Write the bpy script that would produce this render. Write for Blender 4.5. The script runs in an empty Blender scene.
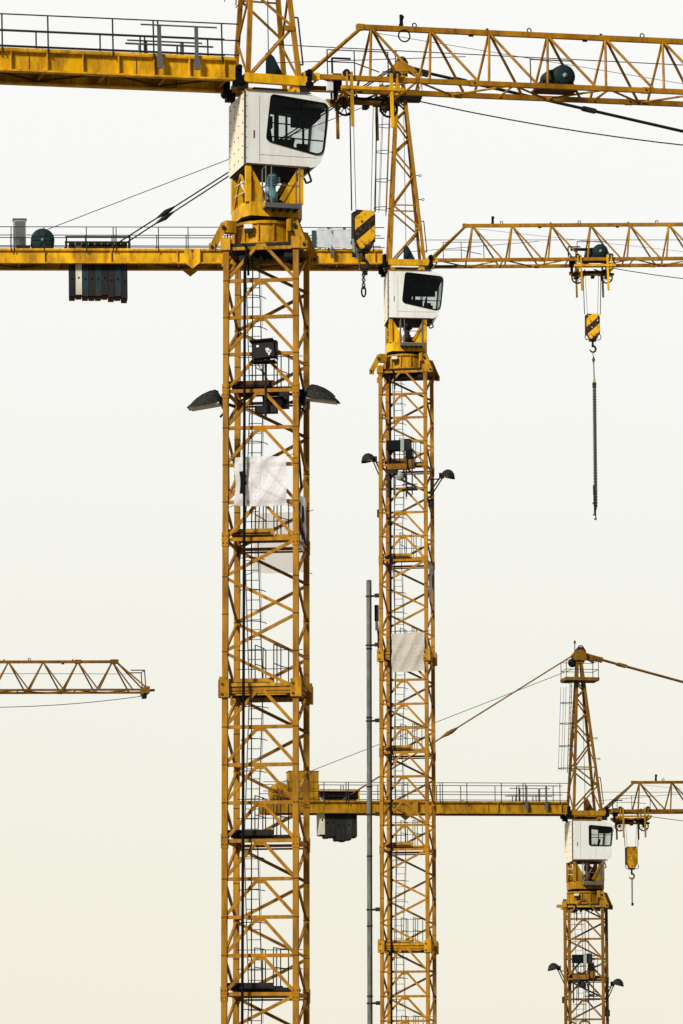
import bpy, math, random
from mathutils import Vector, Matrix
R = math.radians
rnd = random.Random(7)
S = bpy.context.scene
C = S.collection

# ------------------------------------------------------------------ materials
def mat(name, base, rough=0.5, dirt=None, amount=0.5, scale=3.0, streak=0.35, metal=0.0, spec=0.4, bump=0.0, wear=.62):
    m = bpy.data.materials.new(name); m.use_nodes = True
    nt = m.node_tree; b = nt.nodes['Principled BSDF']
    b.inputs['Base Color'].default_value = (*base, 1)
    b.inputs['Roughness'].default_value = rough
    b.inputs['Metallic'].default_value = metal
    b.inputs['Specular IOR Level'].default_value = spec
    if dirt:
        geo = nt.nodes.new('ShaderNodeNewGeometry')
        mp = nt.nodes.new('ShaderNodeMapping'); mp.inputs['Scale'].default_value = (1, 1, streak)
        nt.links.new(geo.outputs['Position'], mp.inputs['Vector'])
        n1 = nt.nodes.new('ShaderNodeTexNoise'); n1.inputs['Scale'].default_value = scale
        n1.inputs['Detail'].default_value = 7; n1.inputs['Roughness'].default_value = 0.7
        nt.links.new(mp.outputs['Vector'], n1.inputs['Vector'])
        cr = nt.nodes.new('ShaderNodeValToRGB')
        cr.color_ramp.elements[0].position = 0.42; cr.color_ramp.elements[0].color = (0, 0, 0, 1)
        cr.color_ramp.elements[1].position = 0.72; cr.color_ramp.elements[1].color = (1, 1, 1, 1)
        nt.links.new(n1.outputs['Fac'], cr.inputs['Fac'])
        mu = nt.nodes.new('ShaderNodeMath'); mu.operation = 'MULTIPLY'; mu.inputs[1].default_value = amount
        nt.links.new(cr.outputs['Color'], mu.inputs[0])
        # broad fading / wear
        n2 = nt.nodes.new('ShaderNodeTexNoise'); n2.inputs['Scale'].default_value = 0.55
        n2.inputs['Detail'].default_value = 5
        nt.links.new(geo.outputs['Position'], n2.inputs['Vector'])
        mr = nt.nodes.new('ShaderNodeMapRange'); mr.inputs['From Min'].default_value = 0.3
        mr.inputs['From Max'].default_value = 0.7; mr.inputs['To Min'].default_value = wear; mr.inputs['To Max'].default_value = 1.15 if wear < .8 else 1.0
        nt.links.new(n2.outputs['Fac'], mr.inputs['Value'])
        vm = nt.nodes.new('ShaderNodeVectorMath'); vm.operation = 'SCALE'
        vm.inputs[0].default_value = base
        nt.links.new(mr.outputs['Result'], vm.inputs['Scale'])
        mx = nt.nodes.new('ShaderNodeMix'); mx.data_type = 'RGBA'
        nt.links.new(mu.outputs[0], mx.inputs['Factor'])
        nt.links.new(vm.outputs[0], mx.inputs['A'])
        mx.inputs['B'].default_value = (*dirt, 1)
        nt.links.new(mx.outputs['Result'], b.inputs['Base Color'])
        ra = nt.nodes.new('ShaderNodeMapRange'); ra.inputs['To Min'].default_value = rough; ra.inputs['To Max'].default_value = min(1, rough + .35)
        nt.links.new(mu.outputs[0], ra.inputs['Value']); nt.links.new(ra.outputs['Result'], b.inputs['Roughness'])
        if bump:
            bp = nt.nodes.new('ShaderNodeBump'); bp.inputs['Strength'].default_value = bump; bp.inputs['Distance'].default_value = 0.02
            nt.links.new(n1.outputs['Fac'], bp.inputs['Height']); nt.links.new(bp.outputs['Normal'], b.inputs['Normal'])
    return m

M = {}
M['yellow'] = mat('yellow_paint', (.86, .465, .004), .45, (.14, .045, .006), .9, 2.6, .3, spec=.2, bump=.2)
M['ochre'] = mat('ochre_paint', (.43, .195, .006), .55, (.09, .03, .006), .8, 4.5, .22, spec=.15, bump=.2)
M['soil'] = mat('stained_yellow_paint', (.58, .29, .004), .55, (.03, .012, .004), 1.0, 3.2, .22, spec=.15, bump=.3)
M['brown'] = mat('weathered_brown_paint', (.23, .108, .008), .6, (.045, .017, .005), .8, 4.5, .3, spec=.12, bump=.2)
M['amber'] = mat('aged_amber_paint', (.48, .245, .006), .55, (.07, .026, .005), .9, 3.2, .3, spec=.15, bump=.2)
M['rust'] = mat('rust', (.13, .05, .012), .85, (.03, .012, .006), .8, 6.0, spec=.1)
M['white'] = mat('white_enamel', (.82, .84, .82), .35, (.40, .33, .20), .35, 3.5, .12, spec=.3, wear=.9)
M['cream'] = mat('cream_panel', (.88, .80, .60), .4, (.60, .42, .18), .35, 2.4, .10, spec=.3, wear=.9)
M['steel'] = mat('galvanised_steel', (.13, .14, .14), .5, (.08, .08, .08), .6, 4.0, metal=.3)
M['dark'] = mat('dark_steel', (.010, .011, .012), .6, (.035, .028, .02), .6, 5.0, spec=.15)
M['black'] = mat('black_rubber', (.004, .004, .005), .7, spec=.08)
M['rail'] = mat('rail_steel', (.030, .030, .028), .65, (.02, .014, .01), .5, 5.0, spec=.15)
M['teal'] = mat('dark_teal_paint', (.008, .030, .034), .6, (.01, .01, .01), .6, 3.0, spec=.15)
M['blue'] = mat('blue_grey_motor', (.10, .27, .34), .5, (.05, .06, .06), .6, 8.0)
M['concrete'] = mat('concrete', (.32, .31, .28), .9, (.16, .15, .13), .6, 1.2, bump=.4)
M['slab'] = mat('dark_concrete_slab', (.018, .024, .026), .9, (.07, .065, .055), .6, 5.0, .25, bump=.4)
M['slab2'] = mat('blue_grey_slab', (.008, .030, .040), .9, (.05, .045, .035), .6, 6.0, .2, bump=.4)
M['slab3'] = mat('black_slab', (.008, .009, .009), .9, (.035, .03, .025), .6, 5.0, .2, bump=.4)
M['slabc'] = mat('cream_slab', (.72, .68, .55), .8, (.3, .25, .16), .5, 3.0, .3)
M['pipe'] = mat('grey_pipe', (.17, .175, .155), .6, (.03, .03, .026), .8, 5.0, .3, spec=.2)
M['grey'] = mat('grey_cabinet', (.30, .33, .31), .5, (.15, .15, .12), .6, 3.0)
M['lens'] = mat('lamp_glass', (.52, .49, .38), .25, (.15, .13, .1), .6, 6.0)
M['lampdark'] = mat('lamp_housing', (.006, .007, .008), .6, (.13, .125, .11), .35, 16.0, 1.0, spec=.1)
M['green'] = mat('green_sling', (.25, .42, .05), .7)
M['darkgreen'] = mat('dark_green_paint', (.02, .07, .05), .5)
M['plastic'] = mat('white_plastic', (.75, .76, .74), .4, (.1, .1, .1), .5, 14.0)
M['chain'] = mat('chain_steel', (.13, .115, .095), .5, (.05, .035, .02), .6, 9.0, metal=.4)
M['seat'] = mat('seat_fabric', (.010, .010, .012), .9, spec=.1)
M['paper'] = mat('pale_fabric', (.72, .70, .62), .8)

def glass_mat():
    m = bpy.data.materials.new('tinted_glass'); m.use_nodes = True
    nt = m.node_tree; nt.nodes.clear()
    out = nt.nodes.new('ShaderNodeOutputMaterial')
    tr = nt.nodes.new('ShaderNodeBsdfTransparent'); tr.inputs[0].default_value = (.86, .88, .86, 1)
    gl = nt.nodes.new('ShaderNodeBsdfGlossy'); gl.inputs['Roughness'].default_value = .03; gl.inputs[0].default_value = (.9, .95, 1, 1)
    fr = nt.nodes.new('ShaderNodeFresnel'); fr.inputs[0].default_value = 1.3
    mx = nt.nodes.new('ShaderNodeMixShader')
    nt.links.new(fr.outputs[0], mx.inputs[0]); nt.links.new(tr.outputs[0], mx.inputs[1]); nt.links.new(gl.outputs[0], mx.inputs[2])
    nt.links.new(mx.outputs[0], out.inputs[0])
    return m
M['glass'] = glass_mat()

def stripes_mat():
    m = mat('black_yellow_stripes', (.8, .4, .01), .45)
    nt = m.node_tree; b = nt.nodes['Principled BSDF']
    tc = nt.nodes.new('ShaderNodeTexCoord'); sp = nt.nodes.new('ShaderNodeSeparateXYZ')
    nt.links.new(tc.outputs['Object'], sp.inputs[0])
    a = nt.nodes.new('ShaderNodeMath'); a.operation = 'MULTIPLY_ADD'; a.inputs[1].default_value = -.90
    nt.links.new(sp.outputs['X'], a.inputs[0]); nt.links.new(sp.outputs['Z'], a.inputs[2])
    k = nt.nodes.new('ShaderNodeMath'); k.operation = 'MULTIPLY_ADD'; k.inputs[1].default_value = 1.39; k.inputs[2].default_value = 10.469
    nt.links.new(a.outputs[0], k.inputs[0])
    f = nt.nodes.new('ShaderNodeMath'); f.operation = 'FRACT'; nt.links.new(k.outputs[0], f.inputs[0])
    g = nt.nodes.new('ShaderNodeMath'); g.operation = 'GREATER_THAN'; g.inputs[1].default_value = .52
    nt.links.new(f.outputs[0], g.inputs[0])
    n = nt.nodes.new('ShaderNodeTexNoise'); n.inputs['Scale'].default_value = 9; n.inputs['Detail'].default_value = 6
    nt.links.new(tc.outputs['Object'], n.inputs[0])
    cr = nt.nodes.new('ShaderNodeValToRGB'); cr.color_ramp.elements[0].position = .52; cr.color_ramp.elements[1].position = .72
    nt.links.new(n.outputs['Fac'], cr.inputs[0])
    mx = nt.nodes.new('ShaderNodeMix'); mx.data_type = 'RGBA'
    nt.links.new(g.outputs[0], mx.inputs['Factor']); mx.inputs['A'].default_value = (.84, .46, .006, 1); mx.inputs['B'].default_value = (.012, .012, .012, 1)
    m2 = nt.nodes.new('ShaderNodeMix'); m2.data_type = 'RGBA'
    nt.links.new(cr.outputs[0], m2.inputs['Factor']); nt.links.new(mx.outputs['Result'], m2.inputs['A']); m2.inputs['B'].default_value = (.22, .07, .02, 1)
    nt.links.new(m2.outputs['Result'], b.inputs['Base Color'])
    return m
M['stripes'] = stripes_mat()

def cloth_mat(name, base, stain, thr, trans=.35, clear=0):
    m = mat(name, base, .8)
    nt = m.node_tree; b = nt.nodes['Principled BSDF']; out = nt.nodes['Material Output']
    tc = nt.nodes.new('ShaderNodeTexCoord')
    n = nt.nodes.new('ShaderNodeTexNoise'); n.inputs['Scale'].default_value = 3.2; n.inputs['Detail'].default_value = 6; n.inputs['Distortion'].default_value = .7
    nt.links.new(tc.outputs['Object'], n.inputs[0])
    cr = nt.nodes.new('ShaderNodeValToRGB'); cr.color_ramp.elements[0].position = thr; cr.color_ramp.elements[1].position = thr + .16
    cr.color_ramp.elements[0].color = (*base, 1); cr.color_ramp.elements[1].color = (*stain, 1)
    nt.links.new(n.outputs['Fac'], cr.inputs[0]); nt.links.new(cr.outputs[0], b.inputs['Base Color'])
    tl = nt.nodes.new('ShaderNodeBsdfTranslucent'); nt.links.new(cr.outputs[0], tl.inputs[0])
    mx = nt.nodes.new('ShaderNodeMixShader'); mx.inputs[0].default_value = trans
    nt.links.new(b.outputs[0], mx.inputs[1]); nt.links.new(tl.outputs[0], mx.inputs[2]); nt.links.new(mx.outputs[0], out.inputs[0])
    if clear:                      # open-weave netting
        tp = nt.nodes.new('ShaderNodeBsdfTransparent'); m2 = nt.nodes.new('ShaderNodeMixShader'); m2.inputs[0].default_value = clear
        tp.inputs[0].default_value = (1, .93, .87, 1)
        nt.links.new(mx.outputs[0], m2.inputs[1]); nt.links.new(tp.outputs[0], m2.inputs[2]); nt.links.new(m2.outputs[0], out.inputs[0])
    return m
M['tarp'] = cloth_mat('white_banner_cloth', (.84, .84, .86), (.55, .55, .57), .62, .3, .14)
M['tarpb'] = cloth_mat('cream_banner_cloth', (.90, .80, .72), (.78, .66, .56), .55, .8, .6)
M['tarpg'] = cloth_mat('grey_banner_cloth', (.64, .60, .52), (.48, .45, .39), .58)
M['tarpw'] = cloth_mat('pale_blue_banner_cloth', (.74, .78, .84), (.55, .58, .62), .6)

# ------------------------------------------------------------------ mesh builder
class MB:
    def __init__(s): s.v = []; s.f = []; s.m = []; s.mats = []; s.sm = []
    def mi(s, m):
        if m not in s.mats: s.mats.append(m)
        return s.mats.index(m)
    def add(s, vs, fs, m, smooth=False):
        o = len(s.v); s.v += [tuple(v) for v in vs]; k = s.mi(m)
        for f in fs: s.f.append([i + o for i in f]); s.m.append(k); s.sm.append(smooth)
    def box(s, c, d, m, rot=None):
        hx, hy, hz = d[0] / 2, d[1] / 2, d[2] / 2; c = Vector(c)
        vs = []
        for z in (-hz, hz):
            for x, y in ((-hx, -hy), (hx, -hy), (hx, hy), (-hx, hy)):
                p = Vector((x, y, z))
                if rot is not None: p = rot @ p
                vs.append(c + p)
        s.add(vs, [(3, 2, 1, 0), (4, 5, 6, 7), (0, 1, 5, 4), (1, 2, 6, 5), (2, 3, 7, 6), (3, 0, 4, 7)], m)
    def bar(s, p, q, w, h, m, up=(0, 0, 1), jit=True):
        p = Vector(p); q = Vector(q); d = (q - p)
        if d.length < 1e-6: return
        z = d.normalized(); up = Vector(up)
        if abs(z.dot(up)) > .98: up = Vector((0, 1, 0))
        x = z.cross(up).normalized(); y = x.cross(z).normalized()
        if jit: k = 1 + rnd.random() * .08; w *= k; h *= 1 + rnd.random() * .08
        vs = []
        for o in (p, q):
            for a, b in ((-1, -1), (1, -1), (1, 1), (-1, 1)): vs.append(o + x * (a * w / 2) + y * (b * h / 2))
        s.add(vs, [(3, 2, 1, 0), (4, 5, 6, 7), (0, 1, 5, 4), (1, 2, 6, 5), (2, 3, 7, 6), (3, 0, 4, 7)], m)
    def tube(s, p, q, r, m, n=8, r2=None, caps=True):
        p = Vector(p); q = Vector(q); d = q - p
        if d.length < 1e-6: return
        z = d.normalized(); up = Vector((0, 0, 1)) if abs(z.z) < .9 else Vector((1, 0, 0))
        x = z.cross(up).normalized(); y = z.cross(x); r2 = r if r2 is None else r2
        vs = []
        for o, rr in ((p, r), (q, r2)):
            for i in range(n):
                a = 2 * math.pi * i / n; vs.append(o + x * math.cos(a) * rr + y * math.sin(a) * rr)
        s.add(vs, [(i, (i + 1) % n, n + (i + 1) % n, n + i) for i in range(n)], m, True)
        if caps: s.add(vs, [tuple(range(n))[::-1], tuple(range(n, 2 * n))], m)
    def path(s, pts, r, m, n=6):
        for a, b in zip(pts, pts[1:]): s.tube(a, b, r, m, n)
    def lathe(s, prof, m, axis='Z', c=(0, 0, 0), n=24, smooth=True, closed=False, a0=0, a1=2 * math.pi):
        c = Vector(c); full = abs(a1 - a0 - 2 * math.pi) < 1e-6; k = n if full else n + 1; vs = []
        for i in range(k):
            a = a0 + (a1 - a0) * i / n
            for r, h in prof:
                u, w = r * math.cos(a), r * math.sin(a)
                vs.append(c + (Vector((u, w, h)) if axis == 'Z' else Vector((u, h, w)) if axis == 'Y' else Vector((h, u, w))))
        L = len(prof); fs = []
        for i in range(n):
            j = (i + 1) % k
            for t in range(L - 1): fs.append((i * L + t, j * L + t, j * L + t + 1, i * L + t + 1))
        s.add(vs, fs, m, smooth)
    def prism(s, pts, y0, y1, m):           # outline in x/z, extruded along y
        n = len(pts); vs = [(x, y0, z) for x, z in pts] + [(x, y1, z) for x, z in pts]
        s.add(vs, [tuple(range(n)), tuple(range(n, 2 * n))[::-1]] + [(i, n + i, n + (i + 1) % n, (i + 1) % n) for i in range(n)], m)
    def prism_z(s, pts, z0, z1, m):
        n = len(pts); vs = [(x, y, z0) for x, y in pts] + [(x, y, z1) for x, y in pts]
        s.add(vs, [tuple(range(n))[::-1], tuple(range(n, 2 * n))] + [(i, (i + 1) % n, n + (i + 1) % n, n + i) for i in range(n)], m)
    def ring(s, c, R_, r, m, axis='Y', n=20, k=6):
        prof = [(R_ + r * math.cos(2 * math.pi * i / k), r * math.sin(2 * math.pi * i / k)) for i in range(k + 1)]
        s.lathe(prof, m, axis, c, n)
    def build(s, name, parent=None, loc=(0, 0, 0), rot=(0, 0, 0)):
        me = bpy.data.meshes.new(name); me.from_pydata(s.v, [], s.f)
        for m in s.mats: me.materials.append(M[m])
        me.polygons.foreach_set('material_index', s.m); me.polygons.foreach_set('use_smooth', s.sm); me.update()
        return link(name, me, parent, loc, rot)

def link(name, me, parent=None, loc=(0, 0, 0), rot=(0, 0, 0)):
    o = bpy.data.objects.new(name, me); C.objects.link(o)
    o.parent = parent; o.location = loc; o.rotation_euler = rot
    return o
def tag(o, label, cat, group=None):
    o['label'] = label; o['category'] = cat
    if group: o['group'] = group
    return o
def copy_part(o, parent, loc):
    c = o.copy(); C.objects.link(c); c.parent = parent; c.location = loc
    for ch in o.children:
        d = ch.copy(); C.objects.link(d); d.parent = c
    return c

# ------------------------------------------------------------------ mast
W = .99          # half width of the mast, chord centre to chord centre
BAY = 1.047; SEC = 4 * BAY
def mast_section(root, kind, mt, yaw, loc, deck_mat, seed):
    r = random.Random(seed)
    b = MB()
    def P(face, u, z, off=0.0):     # point on a face of the mast, u in -1..1
        e = W + off
        return {'f': (u * W, -e, z), 'k': (u * W, e, z), 'l': (-e, -u * W, z), 'r': (e, u * W, z)}[face]
    for face in 'fklr':
        for i in range(4):
            z0 = i * BAY; z1 = z0 + BAY; e = .93
            if face == 'f' and kind == 'K':
                b.bar(P(face, -e, z0), P(face, e, z0), .06, .095, mt)
                b.bar(P(face, -e, z0 + .09), P(face, -.10, z1 - .05, .004), .06, .085, mt)
                b.bar(P(face, e, z0 + .09), P(face, .10, z1 - .05, .008), .06, .085, mt)
                b.box(P(face, 0, z1 - .06, .012), (.26, .02, .13), mt)
            else:
                flip = (i % 2 == 1) if face in 'fr' else (i % 2 == 0)
                u0, u1 = (-e, e) if flip else (e, -e)
                b.bar(P(face, u0, z0 + .06), P(face, u1, z1 - .06), .06, .085, mt)
        if not (face == 'f' and kind == 'K'):
            b.bar(P(face, -.93, 0), P(face, .93, 0), .06, .08, mt)
            if face in 'kf': b.bar(P(face, -.93, -.09), P(face, .93, -.09), .05, .05, mt)
    sec = b.build('mast_section', root, loc, (0, 0, 0))
    for sx in (-1, 1):
        for sy in (-1, 1):
            c = MB()
            c.box((sx * W, sy * W, SEC / 2), (.155, .155, SEC - .01), mt)
            c.box((sx * W, sy * W, .10), (.19, .19, .20), mt)
            c.box((sx * W, sy * W, SEC - .10), (.186, .186, .19), mt)
            for k in (.1, SEC - .1):
                for q in (-1, 1): c.tube((sx * W + q * .05, sy * W - .12, k), (sx * W + q * .05, sy * W + .12, k), .016, 'dark', 6)
            for k in range(1, 4):
                c.box((sx * W, sy * W, k * BAY), (.163, .163, .03), 'rust')
            c.build('chord', sec)
    # platform with hatch
    p = MB()
    p.box((-.32, .0, .19), (1.14, 1.75, .04), 'dark')
    p.box((.42, .35, .19), (.30, 1.0, .04), 'dark')
    p.box((-.30, -.84, .23), (1.30, .03, .17), deck_mat)
    p.box((-.30, .86, .23), (1.30, .03, .12), deck_mat)
    p.box((.26, -.2, .16), (.72, .62, .05), 'black')
    p.bar((-.9, -.5, .15), (.9, -.5, .15), .05, .08, deck_mat)
    p.bar((-.9, .5, .15), (.9, .5, .15), .05, .08, deck_mat)
    p.build('platform', sec)
    g = MB()
    for x, y in ((-.22, -.55), (-.12, .2), (.31, -.6), (.36, -.35), (.40, .1), (.55, .55), (-.12, .7)):
        g.tube((x, y, .2), (x, y, 1.28), .017, 'rail', 6)
    for z in (.75, 1.28):
        g.path([(-.22, -.55, z), (-.12, .2, z), (-.12, .7, z)], .014, 'rail')
        g.path([(.31, -.6, z), (.36, -.35, z), (.40, .1, z), (.55, .55, z)], .014, 'rail')
        g.tube((-.93, .7, z), (.93, .7, z), .012, 'rail', 6)
    g.build('guard_rail', sec)
    l = MB(); x0 = -.42; tilt = .14 * (1 if seed % 2 else -1)
    def L(u, z): return (x0 + u + tilt * (z / SEC - .5), .42, z)
    for u in (-.19, .19): l.tube(L(u, .0), L(u, SEC), .017, 'steel', 6)
    z = .15
    while z < SEC: l.tube(L(-.19, z), L(.19, z), .012, 'steel', 6); z += .28
    for z in (2.0, 2.9, 3.8):
        c0 = L(0, z); pts = [(c0[0] + .36 * math.cos(a), c0[1] - .62 * math.sin(a), z) for a in [math.pi * k / 10 for k in range(11)]]
        l.path(pts, .013, 'rail', 5)
    for k in (2, 8):
        a = math.pi * k / 10
        p0 = L(0, 2.0); p1 = L(0, 3.8)
        l.tube((p0[0] + .36 * math.cos(a), p0[1] - .62 * math.sin(a), 2.0), (p1[0] + .36 * math.cos(a), p1[1] - .62 * math.sin(a), 3.8), .006, 'rail', 5)
    l.build('ladder', sec)
    return sec

def collar(root, z, mt):
    c = MB()
    for sx in (-1, 1):
        for sy in (-1, 1):
            c.box((sx * (W + .02), sy * (W + .01), .02), (.30, .29, .50), mt)
            c.box((sx * (W + .05), sy * (W + .01), .30), (.20, .20, .10), mt)
            c.box((sx * (W - .20), sy * (W - .03), -.02), (.16, .10, .26), 'dark')
            for k in (-.14, .14): c.tube((sx * W - .06, sy * W - .19, k), (sx * W - .06, sy * W + .19, k), .035, 'rust', 8)
    for s_ in (-1, 1):
        c.bar((-.9, s_ * (W + .03), .12), (.9, s_ * (W + .03), .12), .07, .09, mt)
        c.bar((-.9, s_ * (W - .04), -.10), (.9, s_ * (W - .04), -.10), .07, .12, mt)
        c.bar((s_ * (W + .03), -.9, .11), (s_ * (W + .03), .9, .11), .06, .09, mt)
    c.bar((-.9, -.3, -.12), (.9, -.3, -.12), .08, .1, 'dark')
    return c.build('mast_collar', root, (0, 0, z))

# ------------------------------------------------------------------ upper works
def slewing_ring(root, zt, P):
    y_ = P['dirty']
    b = MB()
    n = 28
    b.lathe([(.62, .12), (1.0, .12), (1.0, .18), (.93, .20), (.93, .68), (1.0, .70), (1.0, .78), (.5, .79)], y_, n=n, smooth=False)
    for i in range(14):
        a = 2 * math.pi * (i + .3) / 14
        b.box((math.cos(a) * .955, math.sin(a) * .955, .44), (.06, .035, .46), y_, Matrix.Rotation(a, 3, 'Z'))
    for sx in (-1, 1):
        b.bar((sx * .98, -1.0, .05), (sx * .98, 1.0, .05), .14, .12, 'rust')
        b.bar((-.9, sx * .97, -.02), (.9, sx * .97, -.02), .10, .09, y_)
        b.bar((-.9, sx * .95, .09), (.9, sx * .95, .09), .10, .08, 'dark')
    b.box((0, 0, -.02), (1.3, 1.3, .05), 'dark')
    s = b.build('slewing_ring', root, (0, 0, zt))
    g = MB(); g.lathe([(.3, .785), (.86, .785), (.90, .80), (.90, .88), (.3, .885)], 'black', n=40)
    for i in range(60):
        a = 2 * math.pi * i / 60; g.box((math.cos(a) * .9, math.sin(a) * .9, .84), (.05, .05, .06), 'black', Matrix.Rotation(a, 3, 'Z'))
    g.build('gear_ring', s)
    for sx in (-1, 1):
        for sy in (-1, 1):
            if not P['arms'] and sx < 0:
                a = MB(); a.box((sx * (W + .18), sy * W, .0), (.5, .2, .16), y_); a.box((sx * (W + .01), sy * W, .10), (.24, .25, .30), y_); a.build('support_arm', s); continue
            a = MB()
            ox = 1.05 if sx < 0 else .96; oy = .98; fx = 1.37 if sx < 0 else 1.24
            a.bar((sx * .80, sy * .80, .62), (sx * ox, sy * oy, .62), .26, .34, y_)
            a.bar((sx * ox, sy * oy, .70), (sx * (fx - .03), sy * 1.05, .08), .12, .20, y_)
            a.box((sx * fx, sy * 1.05, .02), (.18, .2, .22), y_)
            a.box((sx * (W + .01), sy * W, .10), (.27, .27, .34), y_)
            a.tube((sx * fx, sy * 1.05 - .14, .02), (sx * fx, sy * 1.05 + .14, .02), .045, 'dark', 8)
            a.tube((sx * ox, sy * oy - .16, .58), (sx * ox, sy * oy + .16, .58), .06, 'dark', 8)
            a.build('support_arm', s)
    c = MB(); c.box((-.36, -1.02, .60), (.24, .10, .12), 'plastic'); c.box((-.36, -1.0, .47), (.22, .1, .1), 'dark'); c.build('warning_lamp', s); c = MB()
    c.path([(-.5, -1.02, .1), (-.42, -1.1, .02), (-.36, -1.06, -.35), (-.36, -1.0, -.8)], .035, 'black')
    c.box((0, 0, .03), (1.84, 1.84, .03), 'dark')
    for q in range(26):
        sx = rnd.choice((-1, 1)); a_ = rnd.uniform(-.9, .9); p_ = (a_, sx * rnd.uniform(.7, .98), rnd.uniform(-.06, .10))
        if rnd.random() < .4: p_ = (p_[1], p_[0], p_[2])
        c.box(p_, (rnd.uniform(.06, .25), rnd.uniform(.06, .2), rnd.uniform(.06, .16)), 'dark' if rnd.random() < .7 else 'rust')
    for k in range(7):
        x = -.7 + k * .22 + rnd.uniform(-.05, .05)
        c.path([(x, -.6, .1), (x + .05, -.7, -.12 - rnd.random() * .2), (x + .2, -.5, -.1)], .03, 'black')
    c.box((.1, -.4, -.12), (.9, .5, .12), 'dark'); c.box((-.55, -.75, -.2), (.2, .2, .28), 'dark'); c.box((.75, -.8, -.12), (.22, .2, .3), 'dark')
    c.build('hose_bundle', s)
    return s

def turntable(root, zt, yaw, P):
    y_ = P['top']
    X, Y = .83, .90
    b = MB()
    oct_ = [(-X, -Y + .22), (-X + .30, -Y), (X - .2, -Y), (X, -Y + .2), (X, Y - .2), (X - .2, Y), (-X + .2, Y), (-X, Y - .2)]
    oct_ = [(-X - .05, -Y + .35), (-X + .12, -Y - .02), (X - .15, -Y - .02), (X + .02, -Y + .2), (X + .02, Y - .2), (X - .15, Y), (-X + .15, Y), (-X - .05, Y - .3)]
    b.prism_z(oct_, .96, 1.36, y_)
    b.prism_z([(x * .97, y * .97) for x, y in oct_], .90, .957, 'black')
    b.prism_z([(x * .9, y * .9) for x, y in oct_], 1.362, 1.38, 'dark')
    for sx in (-1, 1):
        for sy in (-1, 1):
            b.bar((sx * (X - .07), sy * (Y - .07), 1.36), (sx * (X - .07), sy * (Y - .07), 2.40), .14, .14, y_)
    for sy in (-1, 1):
        y0 = sy * (Y - .10)
        for sx in (-1, 1):
            b.prism([(sx * (X - .14), 1.38), (sx * (X - .14), 2.22), (sx * .28, 1.52), (sx * .28, 1.38)], y0 - .02, y0 + .02, y_)
            b.bar((sx * (X - .10), y0, 2.36), (sx * .22, y0, 1.45), .11, .10, y_, (0, 1, 0))
    for sx in (-1, 1):
        b.bar((sx * (X - .07), -Y + .1, 1.40), (sx * (X - .07), 0, 2.36), .05, .06, y_)
        b.bar((sx * (X - .07), Y - .1, 1.40), (sx * (X - .07), 0, 2.36), .05, .06, y_)
        for k in (1.7, 2.0): b.tube((sx * (X - .05), -.6, k), (sx * (X - .05), .6, k + .1), .02, 'plastic', 6)
    b.box((0, 0, 2.385), (2 * X - .02, 2 * Y - .02, .05), 'dark')
    t = b.build('turntable', root, (0, 0, zt), (0, 0, yaw))
    m = MB()
    m.lathe([(0, 1.38), (.17, 1.38), (.17, 1.72), (.12, 1.76), (.12, 1.9), (.16, 1.92), (.16, 2.2), (.12, 2.27), (0, 2.27)], P['motor'], c=(-.02, -.62, 0), n=18)
    for k in range(6): m.lathe([(.165, 1.95 + k * .04), (.18, 1.955 + k * .04), (.165, 1.96 + k * .04)], P['motor'], c=(-.02, -.62, 0), n=18)
    m.box((.16, -.62, 2.08), (.10, .14, .16), P['motor'])
    m.build('slewing_motor', t)
    m = MB(); m.lathe([(0, 1.38), (.2, 1.38), (.2, 1.8), (0, 1.84)], 'dark', c=(.35, .3, 0), n=16); m.build('hydraulic_tank', t); m = MB(); m.box((-.4, .35, 1.7), (.3, .4, .6), 'dark')
    m.build('gearbox', t)
    s = MB(); yb = -Y - .30
    s.box((.14, yb + .12, 1.17), (1.0, .44, .04), 'steel'); s.box((.14, yb - .11, 1.20), (1.04, .03, .14), 'steel')
    for k in range(5): s.bar((-.28 + k * .21, yb - .1, 1.12), (-.28 + k * .21, yb + .34, 1.12), .04, .06, 'rail')
    for x in (-.36, -.2, .62): s.tube((x, yb - .1, 1.15), (x, yb - .1, 2.30), .022, 'steel', 6)
    for x in (-.36, .62): s.tube((x, yb + .3, 1.15), (x, yb + .3, 2.30), .022, 'steel', 6)
    for z in (1.75, 2.30): s.path([(-.36, yb + .3, z), (-.36, yb - .1, z)], .018, 'steel')
    s.tube((-.2, yb - .1, 1.78), (.62, yb - .1, 1.78), .016, 'steel', 6)
    s.path([(.62, yb - .1, 2.3), (.62, yb + .3, 2.3)], .018, 'steel')
    s.build('service_platform', t)
    return t

def sheet_with_hole(b, outer, inner, y, th, m):
    """flat plate in x/z with a hole, ring-stitched, thickness th towards +y"""
    import mathutils
    n, k = len(outer), len(inner)
    tess = mathutils.geometry.tessellate_polygon([[Vector((x, z, 0)) for x, z in outer], [Vector((x, z, 0)) for x, z in inner]])
    pts = outer + inner
    for yy in (y, y + th):
        b.add([(x, yy, z) for x, z in pts], [tuple(t) for t in tess], m)
    vs = [(x, y, z) for x, z in inner] + [(x, y + th, z) for x, z in inner]
    b.add(vs, [(i, (i + 1) % k, k + (i + 1) % k, k + i) for i in range(k)], 'black')

def smooth_poly(pts, radii):
    out = []
    n = len(pts)
    for i, p in enumerate(pts):
        r = radii[i] if isinstance(radii, (list, tuple)) else radii
        a = Vector(pts[i - 1]); c = Vector(pts[(i + 1) % n]); p = Vector(p)
        if r <= 0: out.append(tuple(p)); continue
        da = (a - p); dc = (c - p); ra = min(r, da.length * .45); rc = min(r, dc.length * .45)
        s0 = p + da.normalized() * ra; s1 = p + dc.normalized() * rc
        for t in (0, .25, .5, .75, 1):
            out.append(tuple((1 - t) ** 2 * s0 + 2 * t * (1 - t) * p + t * t * s1))
    return out

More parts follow.
